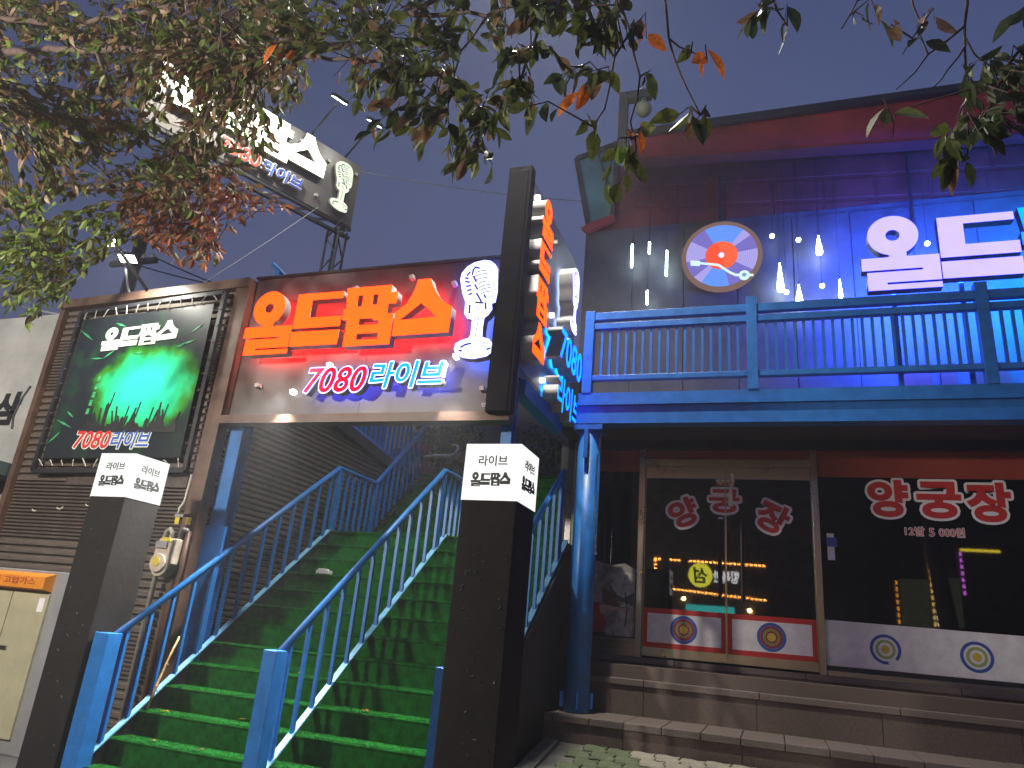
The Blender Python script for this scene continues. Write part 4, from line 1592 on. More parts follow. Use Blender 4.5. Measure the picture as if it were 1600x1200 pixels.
g = G()
g.prism(circle(0, 0, .463, 64), RC, 0, .05)
obj('rim', g, emit('lit_rim', (.19, .115, .10), 1.0), rc)
VB, VP, VL = emit_groove('lit_vinyl_blue', (.13, .31, .95), 1), emit_groove('lit_vinyl_purple', (.19, .16, .56), 1), emit_groove('lit_vinyl_lilac', (.40, .36, .80), 1)
secs = [(-78, -48, VP), (-48, -32, VP), (-32, 8, VL), (8, 36, VP), (36, 52, VL), (52, 118, VB), (118, 148, VP), (148, 188, VL), (188, 220, VP), (220, 236, VL), (236, 282, VB)]
for a0, a1, m in secs:
    n_ = max(3, int((a1 - a0) / 5))
    arc = [R(a0 + (a1 - a0) * k / n_) for k in range(n_ + 1)]
    q = [(.41 * math.cos(t), .41 * math.sin(t)) for t in arc] + [(.18 * math.cos(t), .18 * math.sin(t)) for t in arc[::-1]]
    g = G()
    g.prism(q, RC, .05, .054)
    obj('vinyl_sector', g, m, rc)
for a0, a1, c in ((-75, 105, (1.0, .13, .045)), (105, 285, (.95, .09, .035))):
    arc = [R(a0 + (a1 - a0) * k / 20) for k in range(21)]
    g = G()
    g.prism([(.186 * math.cos(t), .186 * math.sin(t)) for t in arc], RC, .05, .058)
    obj('label_half', g, emit('lit_label', c, 1.0), rc)
g = G()
g.prism(circle(0, 0, .03, 20), RC, .058, .062)
obj('spindle', g, E_WH, rc)
ARM = emit('lit_arm', (.66, .88, .95), 1.0)
g = G()
pts = [(-.26, -.09), (-.08, -.125), (-.03, -.14), (.1, -.25), (.16, -.285), (.24, -.295)]
for (a_, b_), (c_, d_) in zip(pts[:-1], pts[1:]):
    L = math.hypot(c_ - a_, d_ - b_)
    px, py = -(d_ - b_) / L * .013, (c_ - a_) / L * .013
    ex, ey = (c_ - a_) / L * .006, (d_ - b_) / L * .006
    g.prism([(a_ - ex + px, b_ - ey + py), (a_ - ex - px, b_ - ey - py), (c_ + ex - px, d_ + ey - py), (c_ + ex + px, d_ + ey + py)], RC, .066, .075 + .0003 * len(g.f))
arm = obj('tone_arm', g, ARM, rc)
for nm, q, m in (('cartridge', [(-.36, -.05), (-.245, -.065), (-.25, -.125), (-.355, -.11)], ARM), ('counterweight', circle(.255, -.295, .06, 24), ARM), ('weight_hub', circle(.255, -.295, .025, 16), emit('lit_hub', (.20, .35, .55), 1)), ('arm_tip', [(.31, -.285), (.355, -.29), (.355, -.31), (.31, -.31)], ARM)):
    g = G()
    g.prism(q, RC, .06, .08 if nm != 'weight_hub' else .084)
    o = bpy.data.objects.new(nm, g.mesh(nm, m))
    COL.objects.link(o)
    o.parent = arm

# ------------------------------------------------------------------ pendant lamps
LP = [(-1.5, 5.9, 5.57, 'tube', 'leftmost slim LED tube lamp on the dark wall left of the record'),
      (-1.29, 5.91, 5.74, 'tube', 'short LED tube lamp, highest of the four left of the record'),
      (-1.08, 5.77, 5.42, 'tube', 'slim LED tube lamp nearest the left side of the record'),
      (-1.3, 5.25, 5.06, 'tube', 'lowest LED tube lamp left of the record, just over the railing'),
      (.12, 5.86, 5.81, 'bulb', 'small lit globe lamp at the upper right of the record'),
      (.40, 5.78, 5.73, 'bulb', 'small lit globe lamp between the record and the tall teardrop lamp'),
      (.61, 5.79, 5.54, 'drop', 'teardrop lamp highest between the record and the lavender letters'),
      (.19, 5.48, 5.11, 'drop', 'longest teardrop lamp just right of the record'),
      (.25, 5.13, 5.08, 'bulb', 'small lit globe touching the foot of the longest teardrop lamp'),
      (.38, 5.19, 4.94, 'drop', 'lowest teardrop lamp right of the record, over the railing'),
      (.62, 5.18, 5.13, 'bulb', 'small lit globe right of the lowest teardrop lamp'),
      (.80, 5.22, 4.99, 'drop', 'slim teardrop lamp on a visible cord left of the lavender letters'),
      (1.68, 5.60, 5.55, 'bulb', 'small lit globe between the two lavender letters')]
for x, z1, z0, kd, lb in LP:
    y = 7.80
    t = thing('pendant_lamp', lb, 'lamp', (x, y, z0), 'pendant lamps on the upper wall', local=True)
    h = z1 - z0
    g = G()
    if kd == 'tube':
        g.lathe([(.004, 0), (.013, .01), (.013, h - .01), (.004, h)], n=10)
    elif kd == 'bulb':
        g.lathe([(.002, 0), (.018, .008), (.027, .025), (.02, .045), (.006, .052)], n=12)
    else:
        rr_ = .038 if x < .7 else .022
        g.lathe([(.008, 0), (rr_ * .8, .012), (rr_, h * .15), (rr_ * .8, h * .4), (rr_ * .42, h * .72), (.006, h)], n=14)
    obj('lit_glass', g, E_BULB if kd != 'tube' else E_LED, t, smooth=True)
    top = 6.62 - .07 * (x + 1.5) + .3
    g = G()
    g.lathe([(.008, h), (.009, h + .03), (.003, h + .034), (.003, h + .05)], n=8)
    obj('cap', g, DARK, t)
    g = G()
    g.tube([(0, 0, h + .04), (0, 0, top - z0)], .0025, 5)
    obj('cord', g, DARK, t)

# ------------------------------------------------------------------ globe lamp on a bracket at the roof corner
gl = thing('bracket_lamp', 'unlit globe lamp hanging from a black square bracket at the roof corner', 'lamp', (-1.5, 7.0, 6.9))
g = G()
g.box(-1.56, -1.46, 6.95, 7.05, 6.55, 7.49)
obj('bracket_post', g, DARK, gl)
g = G()
g.box(-1.458, -1.18, 6.95, 7.05, 7.38, 7.488)
obj('bracket_arm', g, DARK, gl)
g = G()
g.lathe([(.005, -.10), (.05, -.088), (.085, -.05), (.10, 0), (.085, .05), (.05, .088), (.03, .098), (.03, .15)], (-1.275, 7.0, 7.235), 20)
obj('globe', g, LAMPG, gl, smooth=True)
g = G()
for z in (6.75, 6.66):
    g.box(-1.60, -1.56, 6.93, 7.07, z, z + .03)
obj('clamp', g, DARK, gl)

# conduits left of the shop front
for x, y, z0, z1, r_, lb in ((-1.98, 7.6, .95, 3.32, .035, 'thick grey conduit rising beside the left shop pane'), (-2.09, 7.55, .95, 2.95, .022, 'thin grey conduit next to the right stair railing')):
    g = G()
    g.tube([(x, y, z0), (x, y, z1)], r_, 10)
    g.tube([(x, y, z0 + 1), (x, y, z0 + 1.05)], r_ * 1.25, 10)
    tag(obj('conduit', g, PIPE, smooth=True), lb, 'conduit')

# ================================================================== REAR SIGN ON A MAST
rs = thing('rear_mast_sign', 'floodlit name sign turned right on a lattice mast behind the leaves', 'sign', (-6.64, 9.21, 0))
az = R(24)
ax = Vector((math.sin(az), math.cos(az), 0))
RE = Vector((-6.64, 9.21, 7.57))
RO = RE - ax * 3.5
RF = frame(RO, ax, (0, 0, 1))
g = G()
g.prism([(0, 0), (3.5, 0), (3.5, 1.22), (0, 1.22)], RF, -.12, 0)
obj('panel', g, PANEL, rs)
logo(rs, RF @ Matrix.Translation((.22, .40, 0)), 1.17, .05, .03, lambda i: [E_PALE, SIDE_L, SIDE_L])
microphone(rs, RF @ Matrix.Translation((2.95, .12, 0)), 1.0, .05, .03, emit('floodlit_pale_mic', (.85, .95, .72), 1.1), SIDE_L, DRAW)  # emblem's floodlit brightness is painted in as emission
for body, x, wd, mt in (('7080', 1.05, .66, mat('painted_red', (.6, .04, .03), .5, 0, .1)), ('라이브', 1.75, .70, mat('painted_blue', (.06, .12, .6), .5, 0, .1))):
    f_ = RF @ Matrix.Translation((x, .1, 0))
    a_ = link('lettering', text('lettering', body, f_, wd, .24, .05, [W_PR, SIDE_L], .015, .18, .02, .012), rs)
    b_ = link('lettering_face', text('lettering_face', body, f_, wd, .24, .006, [mt], .015, .18, .07))
    b_.parent = a_
for x, z in ((2.3, 1.02), (2.85, .95), (3.4, 1.0), (2.75, .22), (1.9, 1.1)):
    g = G()
    g.prism([(x - .025, z - .025), (x + .025, z - .025), (x + .025, z + .025), (x - .025, z + .025)], RF, 0, .05)
    obj('fixing_stud', g, SIDE_L, rs)
g = G()
for dz in (-.06, -.22):
    g.bar(RE + Vector((0, 0, dz)), RO + Vector((0, 0, dz)), .06, .05)
for k in range(9):
    t0 = RO + ax * (3.5 * k / 9)
    g.bar(t0 + Vector((0, 0, -.22)), t0 + ax * .39 + Vector((0, 0, -.06)), .03, .03)
obj('lattice_beam', g, DARK, rs)
g = G()
for dx, dy in ((-.11, -.11), (.11, -.11), (.11, .11), (-.11, .11)):
    g.bar((RE.x + dx - .1, RE.y + dy - .2, 0), (RE.x + dx - .1, RE.y + dy - .2, 7.4), .03, .03)
z = 3.0
s = 1
while z < 7.3:
    for (p, q) in (((-.11, -.11), (.11, -.11)), ((.11, -.11), (.11, .11))):
        a_, b_ = (p, q) if s > 0 else (q, p)
        g.bar((RE.x + a_[0] - .1, RE.y + a_[1] - .2, z), (RE.x + b_[0] - .1, RE.y + b_[1] - .2, z + .3), .02, .02)
    z += .3
    s = -s
obj('lattice_mast', g, DARK, rs)
nrm = Vector((math.cos(az), -math.sin(az), 0))
for d, lb in ((3.15, 'right floodlight bar over the mast sign'), (2.45, 'second floodlight bar over the mast sign'), (1.3, 'floodlight over the leaf covered middle of the mast sign'), (.5, 'floodlight over the hidden left end of the mast sign')):
    b0 = RO + ax * d + Vector((0, 0, 1.22))
    h0 = b0 + nrm * .75 + Vector((0, 0, .35))
    floodlight(b0, h0, lb, RO + ax * d + Vector((0, 0, .5)), 30 if d > 2 else 560, .26)

# utility pole and cables
up = thing('utility_pole', 'dark utility pole rising behind the slatted shed', 'utility pole', (-10.1, 8.2, -.1))
g = G()
g.tube([(-10.15, 8.2, -.1), (-10.1, 8.2, 7.2)], .13, 12, r2=.10)
obj('pole', g, DARK, up, smooth=True)
g = G()
g.box(-10.6, -9.6, 8.12, 8.2, 6.6, 6.68)
obj('cross_arm', g, DARK, up)
g = G()
for x in (-10.5, -10.3, -9.9, -9.7):
    g.lathe([(.03, 0), (.045, .04), (.02, .1)], (x, 8.16, 6.68), 8)
obj('insulator', g, PIPE, up)
floodlight((-10.0, 8.1, 6.45), (-9.68, 7.7, 6.42), 'lit lamp on the utility pole behind the shed', (-9.2, 6.2, 3.0), 18, .3)


def cable(p, q, sag, r, m, lb):
    p, q = Vector(p), Vector(q)
    pts = []
    for i in range(15):
        t = i / 14
        pts.append(p.lerp(q, t) - Vector((0, 0, sag * 4 * t * (1 - t))))
    g = G()
    g.tube(pts, r, 5)
    tag(obj('overhead_cable', g, m), lb, 'cable', 'overhead cables')


CABW = mat('cable_grey', (.3, .3, .32), .5, 0, .1)
cable((-10.5, 8.16, 6.75), (-4.9, 9.5, 6.1), .25, .012, DARK, 'dark cable from the utility pole passing behind the shed top')
cable((-9.7, 8.16, 6.72), (-5.0, 9.2, 5.6), .25, .012, DARK, 'second dark cable sloping down behind the shed')
cable((-10.3, 8.16, 6.70), (-6.9, 5.8, 4.4), .1, .016, CABW, 'pale cable running down to the left top of the shed')
cable((-14, 7.0, 6.3), (-7.9, 6.0, 4.45), .1, .016, CABW, 'pale cable crossing above the grey signboard')
cable((-6.64, 9.21, 8.7), (1.5, 12.5, 9.2), .35, .008, CABW, 'thin cable stretched from the mast sign to the right')
cable((-6.9, 8.9, 8.0), (-7.0, 6.0, 4.4), .05, .005, CABW, 'thin stay wire dropping from the mast sign to the shed roof')

# ================================================================== GARDEN AT THE TOP OF THE STAIRS
g = G()
g.box(-9, 3, 10.05, 16, -.1, 3.3)
struct('terrace', g, CONC)
g = G()
g.box(-5.5, -1.7, 9.9, 10.6, 3.3, 3.42)
tag(obj('moss_bed', g, mat('moss', (.12, .2, .04), .95, 0, .5, 20, 1, 60)), 'mossy planting bed at the top of the green stairs', 'planting bed')
tw = thing('terrace_house', 'dark house wall with a pale mural behind the terrace railing', 'building', (-5.5, 13, 3.3))
g = G()
g.box(-9, -2.2, 13, 13.3, 3.3, 6.2)
obj('wall', g, WALLD, tw)
g = G()
g.box(-8.6, -6.3, 12.94, 13.0, 3.3, 5.2)
mu = obj('mural_panel', g, mat('mural_pale', (.35, .3, .26), .7, 0, .45, 2.5), tw)
g = G()
for x, z, r_ in ((-7.2, 4.5, .16), (-6.7, 4.2, .13), (-7.6, 4.35, .15), (-8.1, 4.25, .12)):
    g.prism(circle(x, z, r_, 16), front(0, 0, 12.938), 0, .003)
    g.prism([(x - r_ * 1.5, z - .7), (x + r_ * 1.5, z - .7), (x + r_, z - r_ * .9), (x - r_, z - r_ * .9)], front(0, 0, 12.9375), 0, .003)
obj('mural_figure', g, mat('mural_dark', (.09, .06, .05), .7, 0, .4, 6), mu)


def lotus(c, s, m, label):
    t = thing('lotus_lantern', label, 'lantern', c, 'pink flower lanterns at the stair top', local=True)
    g = G()
    g.lathe([(.02, 0), (s * .4, s * .15), (s * .45, s * .4), (s * .2, s * .7), (.01, s * .75)], n=12)
    obj('core', g, m, t, smooth=True)
    pg = G()
    prof = [(0, 0, 0), (.28, .18, .05), (.34, .42, .22), (.22, .62, .5), (0, .72, .78)]
    n_ = len(prof)
    vs = []
    for hw, out, zz in prof:
        vs += [(-hw * s, out * s * .9, zz * s), (0, out * s, zz * s * .98), (hw * s, out * s * .9, zz * s)]
    fs = []
    for i in range(n_ - 1):
        fs += [(i * 3, i * 3 + 1, i * 3 + 4, i * 3 + 3), (i * 3 + 1, i * 3 + 2, i * 3 + 5, i * 3 + 4)]
    pg.add(vs, fs)
    pme = pg.mesh('petal', m, True)
    for r_, (nn, sc_) in enumerate(((8, 1), (7, .75))):
        for k in range(nn):
            o = link('petal', pme, t)
            o.rotation_euler = (.0 + r_ * .35, 0, 2 * math.pi * (k + r_ * .5) / nn)
            o.scale = (sc_,) * 3


lotus((-4.99, 9.75, 3.31), .34, PINK, 'large pale pink lotus lantern low beside the stair railing end')
lotus((-5.06, 9.85, 3.72), .22, mat('rose_petal', (.45, .12, .14), .6, 0, .3, 9), 'smaller dusky red flower above the pale lotus')
g = G()
g.lathe([(.03, 0), (.05, .36)], (-5.06, 9.86, 3.34), 8)
tag(obj('lantern_stand', g, DARK), 'short dark stand behind the pale pink lotus lantern', 'stand')
sw_ = thing('crane_figure', 'white crane figurine with a curved neck in front of the shrub', 'figurine', (-4.85, 10.1, 3.42))
CR = Matrix.Translation((-4.83, 10.1, 3.42)) @ Matrix.Diagonal((.95, 1, .66, 1)) @ Matrix.Translation((3.88, -10.1, -3.42))
g = G()
g.tube([(-4.2, 10.1, 3.93), (-4.05, 10.1, 3.95), (-3.85, 10.1, 3.98), (-3.72, 10.1, 3.98), (-3.64, 10.1, 4.03), (-3.60, 10.1, 4.13), (-3.62, 10.1, 4.22), (-3.66, 10.1, 4.25), (-3.72, 10.1, 4.23)], .045, 8, r2=.015)
g.lathe([(.01, -.2), (.06, -.12), (.085, 0), (.06, .12), (.02, .2)], (0, 0, 0), 10)
for i in range(len(g.v) - 50, len(g.v)):
    x, y, z = g.v[i]
    g.v[i] = (-3.92 + z, 10.1 + y, 3.95 + x * .7)
g.v = [tuple(CR @ Vector(q)) for q in g.v]
obj('body', g, SWANW, sw_, smooth=True)
g = G()
g.tube([(-3.9, 10.08, 3.42), (-3.9, 10.08, 3.9)], .012, 6)
g.tube([(-3.85, 10.12, 3.42), (-3.85, 10.12, 3.9)], .012, 6)
g.v = [tuple(CR @ Vector(q)) for q in g.v]
obj('leg', g, DARK, sw_)


def leafcloud(name, parent, pts, m, size, rng, kind='stuff'):
    g = G()
    v0, f0 = leaf_vf(1, .5, .3, .25)
    for p in pts:
        s = size * rng.uniform(.7, 1.2)
        rot = Matrix.Rotation(rng.uniform(0, 6.28), 3, 'Z') @ Matrix.Rotation(rng.uniform(-1.6, .6), 3, 'X')
        g.add([Vector(p) + rot @ (Vector(q) * s) for q in v0], f0)
    o = obj(name, g, m, parent)
    if kind:
        o['kind'] = kind
    return o


rr = random.Random(21)


def shrub(c, r_, h, n_, m, label, sz):
    t = thing('shrub', label, 'shrub', c)
    g = G()
    for k in range(6):
        a_ = rr.uniform(0, 6.28)
        g.tube([c, (c[0] + .2 * r_ * math.cos(a_), c[1] + .2 * r_ * math.sin(a_), c[2] + h * .5), (c[0] + .6 * r_ * math.cos(a_), c[1] + .6 * r_ * math.sin(a_), c[2] + h * .9)], .02, 5, r2=.006)
    obj('stem', g, BARK, t)
    pts = []
    while len(pts) < n_:
        x, y, z = rr.uniform(-1, 1), rr.uniform(-1, 1), rr.uniform(0, 1)
        if x * x + y * y + (z * 2 - 1) ** 2 < 1 and math.sin(x * 7 + z * 9) + math.sin(y * 6 - z * 8) > -.9:
            pts.append((c[0] + x * r_, c[1] + y * r_, c[2] + .15 + z * h))
    leafcloud('foliage', t, pts, m, sz, rr)


shrub((-5.15, 11.0, 3.3), .72, 1.35, 1500, LF['g'], 'green leafy shrub at the top of the stairs behind the crane', .10)
shrub((-3.6, 11.4, 3.3), .8, 1.2, 900, LF['d'], 'dark shrub right of the leafy one, behind the white light box', .10)
shrub((-4.4, 10.3, 3.4), .28, .5, 260, LF['r'], 'low reddish plant beside the crane figurine', .06)

# ================================================================== TREES (foreground)


def ray(x, y):
    return _r * ((x - 800) / FPX) - _u * ((y - 600) / FPX) + _f


def at(x, y, Y):
    d = ray(x, y)
    return CAM + d * (Y / d.y)


def inpoly(p, poly):
    x, y = p
    c = False
    for (x1, y1), (x2, y2) in zip(poly, poly[1:] + poly[:1]):
        if (y1 > y) != (y2 > y) and x < (x2 - x1) * (y - y1) / (y2 - y1) + x1:
            c = not c
    return c


PAL = {'mix': 'bbggkbgdgbbgkgb', 'rust': 'brrbrbg', 'green': 'kkggkg', 'dg': 'gddggdb', 'dark': 'dddgdd'}
TREES = []


def tree(label, base, trunk_pts, limbs, regions, sprays, seed, group=None):
    rng = random.Random(seed)
    t = thing('cherry_tree', label, 'tree', base)
    g = G()
    g.tube(trunk_pts, .17, 12, r2=.09)
    obj('trunk', g, BARK, t, smooth=True)
    nodes = []
    for pts, r0, r1 in limbs:
        # add small kinks
        P = [Vector(p) for p in pts]
        Q = []
        for a_, b_ in zip(P[:-1], P[1:]):
            L = (b_ - a_).length
            n_ = max(2, int(L / .16))
            for i in range(n_):
                q = a_.lerp(b_, i / n_)
                if i:
                    q += Vector((rng.uniform(-1, 1), rng.uniform(-1, 1), rng.uniform(-1, 1))) * min(.016, r0 * 1.2 + .004)
                Q.append(q)
        Q.append(P[-1])
        g = G()
        g.tube(Q, r0, 7, r2=r1)
        obj('branch', g, BARK, t, smooth=True)
        nodes += Q
    nodes_np = np.array([tuple(p) for p in nodes])
    twigs = G()
    leaves = []          # (matrix, palette key)
    fw = np.array(_f)

    def twig(p, n_leaf, pal, size, droop):
        # from a point on the nearest branch side towards p
        d2 = ((nodes_np - np.array(p)) ** 2).sum(1)
        src = Vector(nodes_np[int(d2.argmin())])
        v = p - src
        L = v.length
        start = src if L < .5 else p - v.normalized() * .42 + Vector((rng.uniform(-.1, .1), rng.uniform(-.1, .1), .12))
        mid = start.lerp(p, .5) + Vector((rng.uniform(-.04, .04), rng.uniform(-.04, .04), .05 + rng.uniform(0, .05)))
        twigs.tube([start, mid, p], .0042, 4, r2=.0018)
        for i in range(n_leaf):
            f_ = .35 + .65 * (i + rng.random() * .6) / n_leaf
            q = start.lerp(mid, f_ * 2) if f_ < .5 else mid.lerp(p, f_ * 2 - 1)
            side = rng.choice((-1, 1))
            dirv = (p - start).normalized() * .5 + Vector((rng.uniform(-1, 1), rng.uniform(-1, 1), rng.uniform(-.9, .3) - droop)) * .8
            dirv.normalize()
            zz = Vector((rng.uniform(-1, 1), rng.uniform(-1, 1), rng.uniform(-.2, 1.2)))
            xx = dirv.cross(zz)
            if xx.length < .05:
                xx = dirv.orthogonal()
            xx.normalize()
            zz = xx.cross(dirv)
            s = size * rng.uniform(.68, 1.18)
            mt = Matrix((xx * s, dirv * s, zz * s)).transposed().to_4x4()
            mt.translation = q + dirv * .012
            leaves.append((mt, rng.choice(pal)))

    for poly, (ya, yb), n_tw, pal, size, nl, droop in regions:
        xs = [p[0] for p in poly]
        ys_ = [p[1] for p in poly]
        c = 0
        while c < n_tw:
            x, y = rng.uniform(min(xs), max(xs)), rng.uniform(min(ys_), max(ys_))
            if not inpoly((x, y), poly):
                continue
            # clumps and gaps
            if math.sin(x * .031 + y * .017) + math.sin(y * .043 - x * .013 + 1) + math.sin(x * .011 + y * .029 + 2) < rng.uniform(-2.1, .3) - .1:
                continue
            Y = rng.uniform(ya, yb)
            twig(at(x, y, Y), nl + rng.randint(-2, 1), PAL[pal], size, droop)
            c += 1
    for x, y, Y, nl, pal in sprays:
        twig(at(x, y, Y), nl, PAL.get(pal, pal), .118, .9)
    o = obj('twig', twigs, BARK, t)
    o['kind'] = 'stuff'
    # largest leaves as parts, the rest joined
    def big(mt):
        p = mt.translation - CAM
        z = p.dot(_f)
        if z < .3:
            return 0
        x_, y_ = FPX * p.dot(_r) / z, FPX * p.dot(_u) / z
        if abs(x_) > 790 or abs(y_) > 590:
            return 0
        return mt.to_3x3().col[1].length / z
    leaves.sort(key=lambda q: -big(q[0]))
    v0, f0 = leaf_vf(1, .45, .28, .22)
    lme = {}
    for k in LF:
        lme[k] = G().add(v0, f0).mesh('leaf', LF[k])
    n_part = 290
    for mt, k in leaves[:n_part]:
        o = link('leaf', lme[k], t)
        o.matrix_basis = mt
    keys = sorted(LF)
    g = G()
    for mt, k in leaves[n_part:]:
        g.add([mt @ Vector(q) for q in v0], f0, keys.index(k))
    if g.v:
        o = obj('foliage', g, [LF[k] for k in keys], t)
        o['kind'] = 'stuff'
    return len(leaves)


def P(*a):
    return [at(*q) for q in a]


T1 = Vector((-4.6, 1.9, -.1))
root = Vector((-4.5, 1.95, 2.7))
fork = Vector((-4.4, 2.2, 4.0))
L1 = [root, fork] + P((-60, 95, 3.2), (60, 80, 3.2), (180, 75, 3.1), (330, 92, 3.0), (470, 90, 2.9), (560, 62, 2.8), (640, 20, 2.7), (760, -40, 2.6))
L2 = [fork] + P((-60, 20, 3.0), (100, 40, 3.2), (240, 15, 3.3), (420, -20, 3.3))
L3 = P((150, 78, 3.1), (185, 170, 3.5), (260, 255, 3.7), (300, 340, 3.8), (330, 390, 3.8))
L4 = [fork] + P((-60, 160, 3.4), (50, 190, 3.6), (110, 215, 3.7), (190, 300, 3.9), (230, 370, 3.9))
L5 = P((-80, 260, 3.6), (20, 330, 3.9), (80, 400, 4.0), (110, 450, 4.0))
L6 = P((470, 90, 2.9), (600, 95, 2.7), (690, 120, 2.6), (740, 200, 2.55), (760, 240, 2.5))
L7 = P((640, 20, 2.7), (760, 25, 2.5), (850, 5, 2.4), (960, -30, 2.3))
L8 = P((850, 5, 2.4), (830, 80, 2.4), (800, 170, 2.4))
L9 = P((960, -30, 2.3), (985, 50, 2.3), (1000, 120, 2.3), (985, 190, 2.3), (992, 215, 2.3))
L10 = P((1035, -30, 2.3), (1045, 60, 2.3), (1065, 120, 2.3), (1095, 180, 2.3))
L11 = P((1045, 60, 2.3), (1080, 80, 2.3), (1105, 95, 2.3))
L12 = P((345, -10, 3.0), (346, 60, 3.0), (344, 90, 3.0))
L13 = P((760, 25, 2.5), (720, 80, 2.5), (705, 150, 2.5), (700, 175, 2.5))
L14 = P((960, -30, 2.3), (1080, -25, 2.2), (1200, -20, 2.2), (1230, 40, 2.2))
L15 = P((985, 50, 2.3), (960, 90, 2.3), (945, 170, 2.3), (930, 200, 2.3))
nl = tree('cherry tree with browning and orange leaves reaching over from the left', T1,
          [T1, (-4.65, 1.9, 1.2), root, fork],
          [(L1, .06, .012), (L2, .045, .012), (L3, .016, .005), (L4, .03, .006), (L5, .024, .006), (L6, .014, .004), (L7, .014, .005), (L8, .007, .003), (L9, .006, .0025), (L10, .006, .0025), (L11, .004, .002), (L12, .008, .004), (L13, .005, .0025), (L14, .007, .003), (L15, .005, .0025)],
          [([(-30, -30), (420, -30), (500, 60), (470, 130), (330, 150), (330, 250), (260, 330), (120, 300), (-30, 330)], (2.7, 4.4), 760, 'mix', .092, 9, .3),
           ([(290, 60), (480, 90), (500, 150), (430, 190), (420, 260), (300, 270)], (3.0, 4.0), 175, 'mix', .09, 8, .3),
           ([(170, 280), (330, 250), (470, 320), (400, 340), (330, 420), (240, 400), (190, 370)], (3.3, 4.1), 130, 'rust', .09, 7, .4),
           ([(-30, 280), (100, 320), (170, 360), (150, 420), (110, 470), (60, 520), (-30, 500)], (3.3, 4.2), 150, 'green', .09, 8, .4),
           ([(400, -30), (820, -30), (800, 50), (700, 100), (560, 120), (430, 110)], (2.3, 3.1), 95, 'dg', .095, 7, .5),
           ([(500, 90), (700, 90), (770, 150), (790, 250), (690, 270), (640, 240), (560, 200)], (2.3, 2.9), 46, 'dg', .108, 7, .8),
           ([(780, -30), (1010, -30), (970, 70), (910, 140), (830, 200), (780, 150)], (2.1, 2.6), 44, 'dg', .108, 7, .9)],
          [(985, 60, 2.3, 4, 'dg'), (1000, 120, 2.3, 3, 'dg'), (985, 215, 2.3, 3, 'dgo'), (1090, 185, 2.3, 4, 'dg'), (1105, 95, 2.3, 3, 'go'), (1080, 85, 2.3, 2, 'go'), (930, 205, 2.3, 3, 'g'), (1170, 30, 2.2, 5, 'dg'), (1190, 15, 2.2, 5, 'dg'), (1225, 40, 2.2, 4, 'gd'), (945, 290, 2.3, 5, 'gk'), (960, 300, 2.3, 4, 'g'), (985, 265, 2.3, 2, 'g'), (1060, 180, 2.3, 2, 'g'), (900, 150, 2.3, 3, 'og'), (1010, 60, 2.3, 3, 'oog'), (905, 60, 2.3, 4, 'gdd'), (1085, 200, 2.3, 3, 'dg'), (770, 260, 2.4, 4, 'dg'), (700, 265, 2.4, 5, 'dg'), (420, 70, 2.6, 2, 'oo'), (520, 120, 2.6, 2, 'ro')], 5)

T2 = Vector((2.6, 2.3, -.1))
f2 = Vector((2.4, 2.4, 4.3))
nl2 = tree('second tree at the upper right with dark drooping twigs and few leaves', T2,
           [T2, (2.65, 2.3, 1.5), (2.5, 2.35, 3), f2],
           [([f2] + P((1700, -60, 2.6), (1600, -30, 2.6), (1510, -20, 2.6), (1507, 40, 2.6), (1510, 120, 2.6)), .018, .004), (P((1508, 40, 2.6), (1450, 85, 2.6), (1400, 140, 2.6)), .005, .002),
            (P((1509, 70, 2.6), (1480, 110, 2.6), (1455, 140, 2.6)), .004, .002), ([f2] + P((1680, 20, 2.5), (1600, 70, 2.5), (1560, 130, 2.5), (1520, 210, 2.5), (1510, 250, 2.5)), .012, .003),
            (P((1510, -20, 2.6), (1420, -20, 2.6), (1340, 0, 2.6), (1315, 45, 2.6)), .007, .003), (P((1420, -20, 2.6), (1440, 40, 2.6), (1410, 85, 2.6)), .005, .002), (P((1560, 130, 2.5), (1480, 150, 2.5), (1400, 175, 2.5), (1395, 215, 2.5)), .004, .002), (P((1509, 60, 2.6), (1540, 100, 2.6), (1520, 150, 2.6)), .004, .002)],
           [([(1500, 90), (1630, 60), (1630, 210), (1540, 230), (1490, 190)], (2.3, 2.7), 24, 'dark', .085, 6, .7)],
           [(1375, 35, 2.6, 3, 'dg'), (1350, 25, 2.6, 2, 'dg'), (1430, 45, 2.6, 2, 'db'), (1445, 70, 2.6, 2, 'd'), (1395, 185, 2.5, 3, 'g'), (1480, 215, 2.5, 4, 'g'), (1490, 205, 2.5, 3, 'go'), (1510, 250, 2.5, 6, 'd'), (1500, 245, 2.5, 5, 'dg'), (1530, 200, 2.5, 5, 'dg'), (1390, 50, 2.6, 2, 'b'), (1590, 20, 2.5, 3, 'd'), (1460, 30, 2.6, 2, 'b')], 8)
print('leaves', nl, nl2)

# ================================================================== STREET LAMPS AND THE SHOPS ACROSS THE STREET (seen mirrored in the glass)


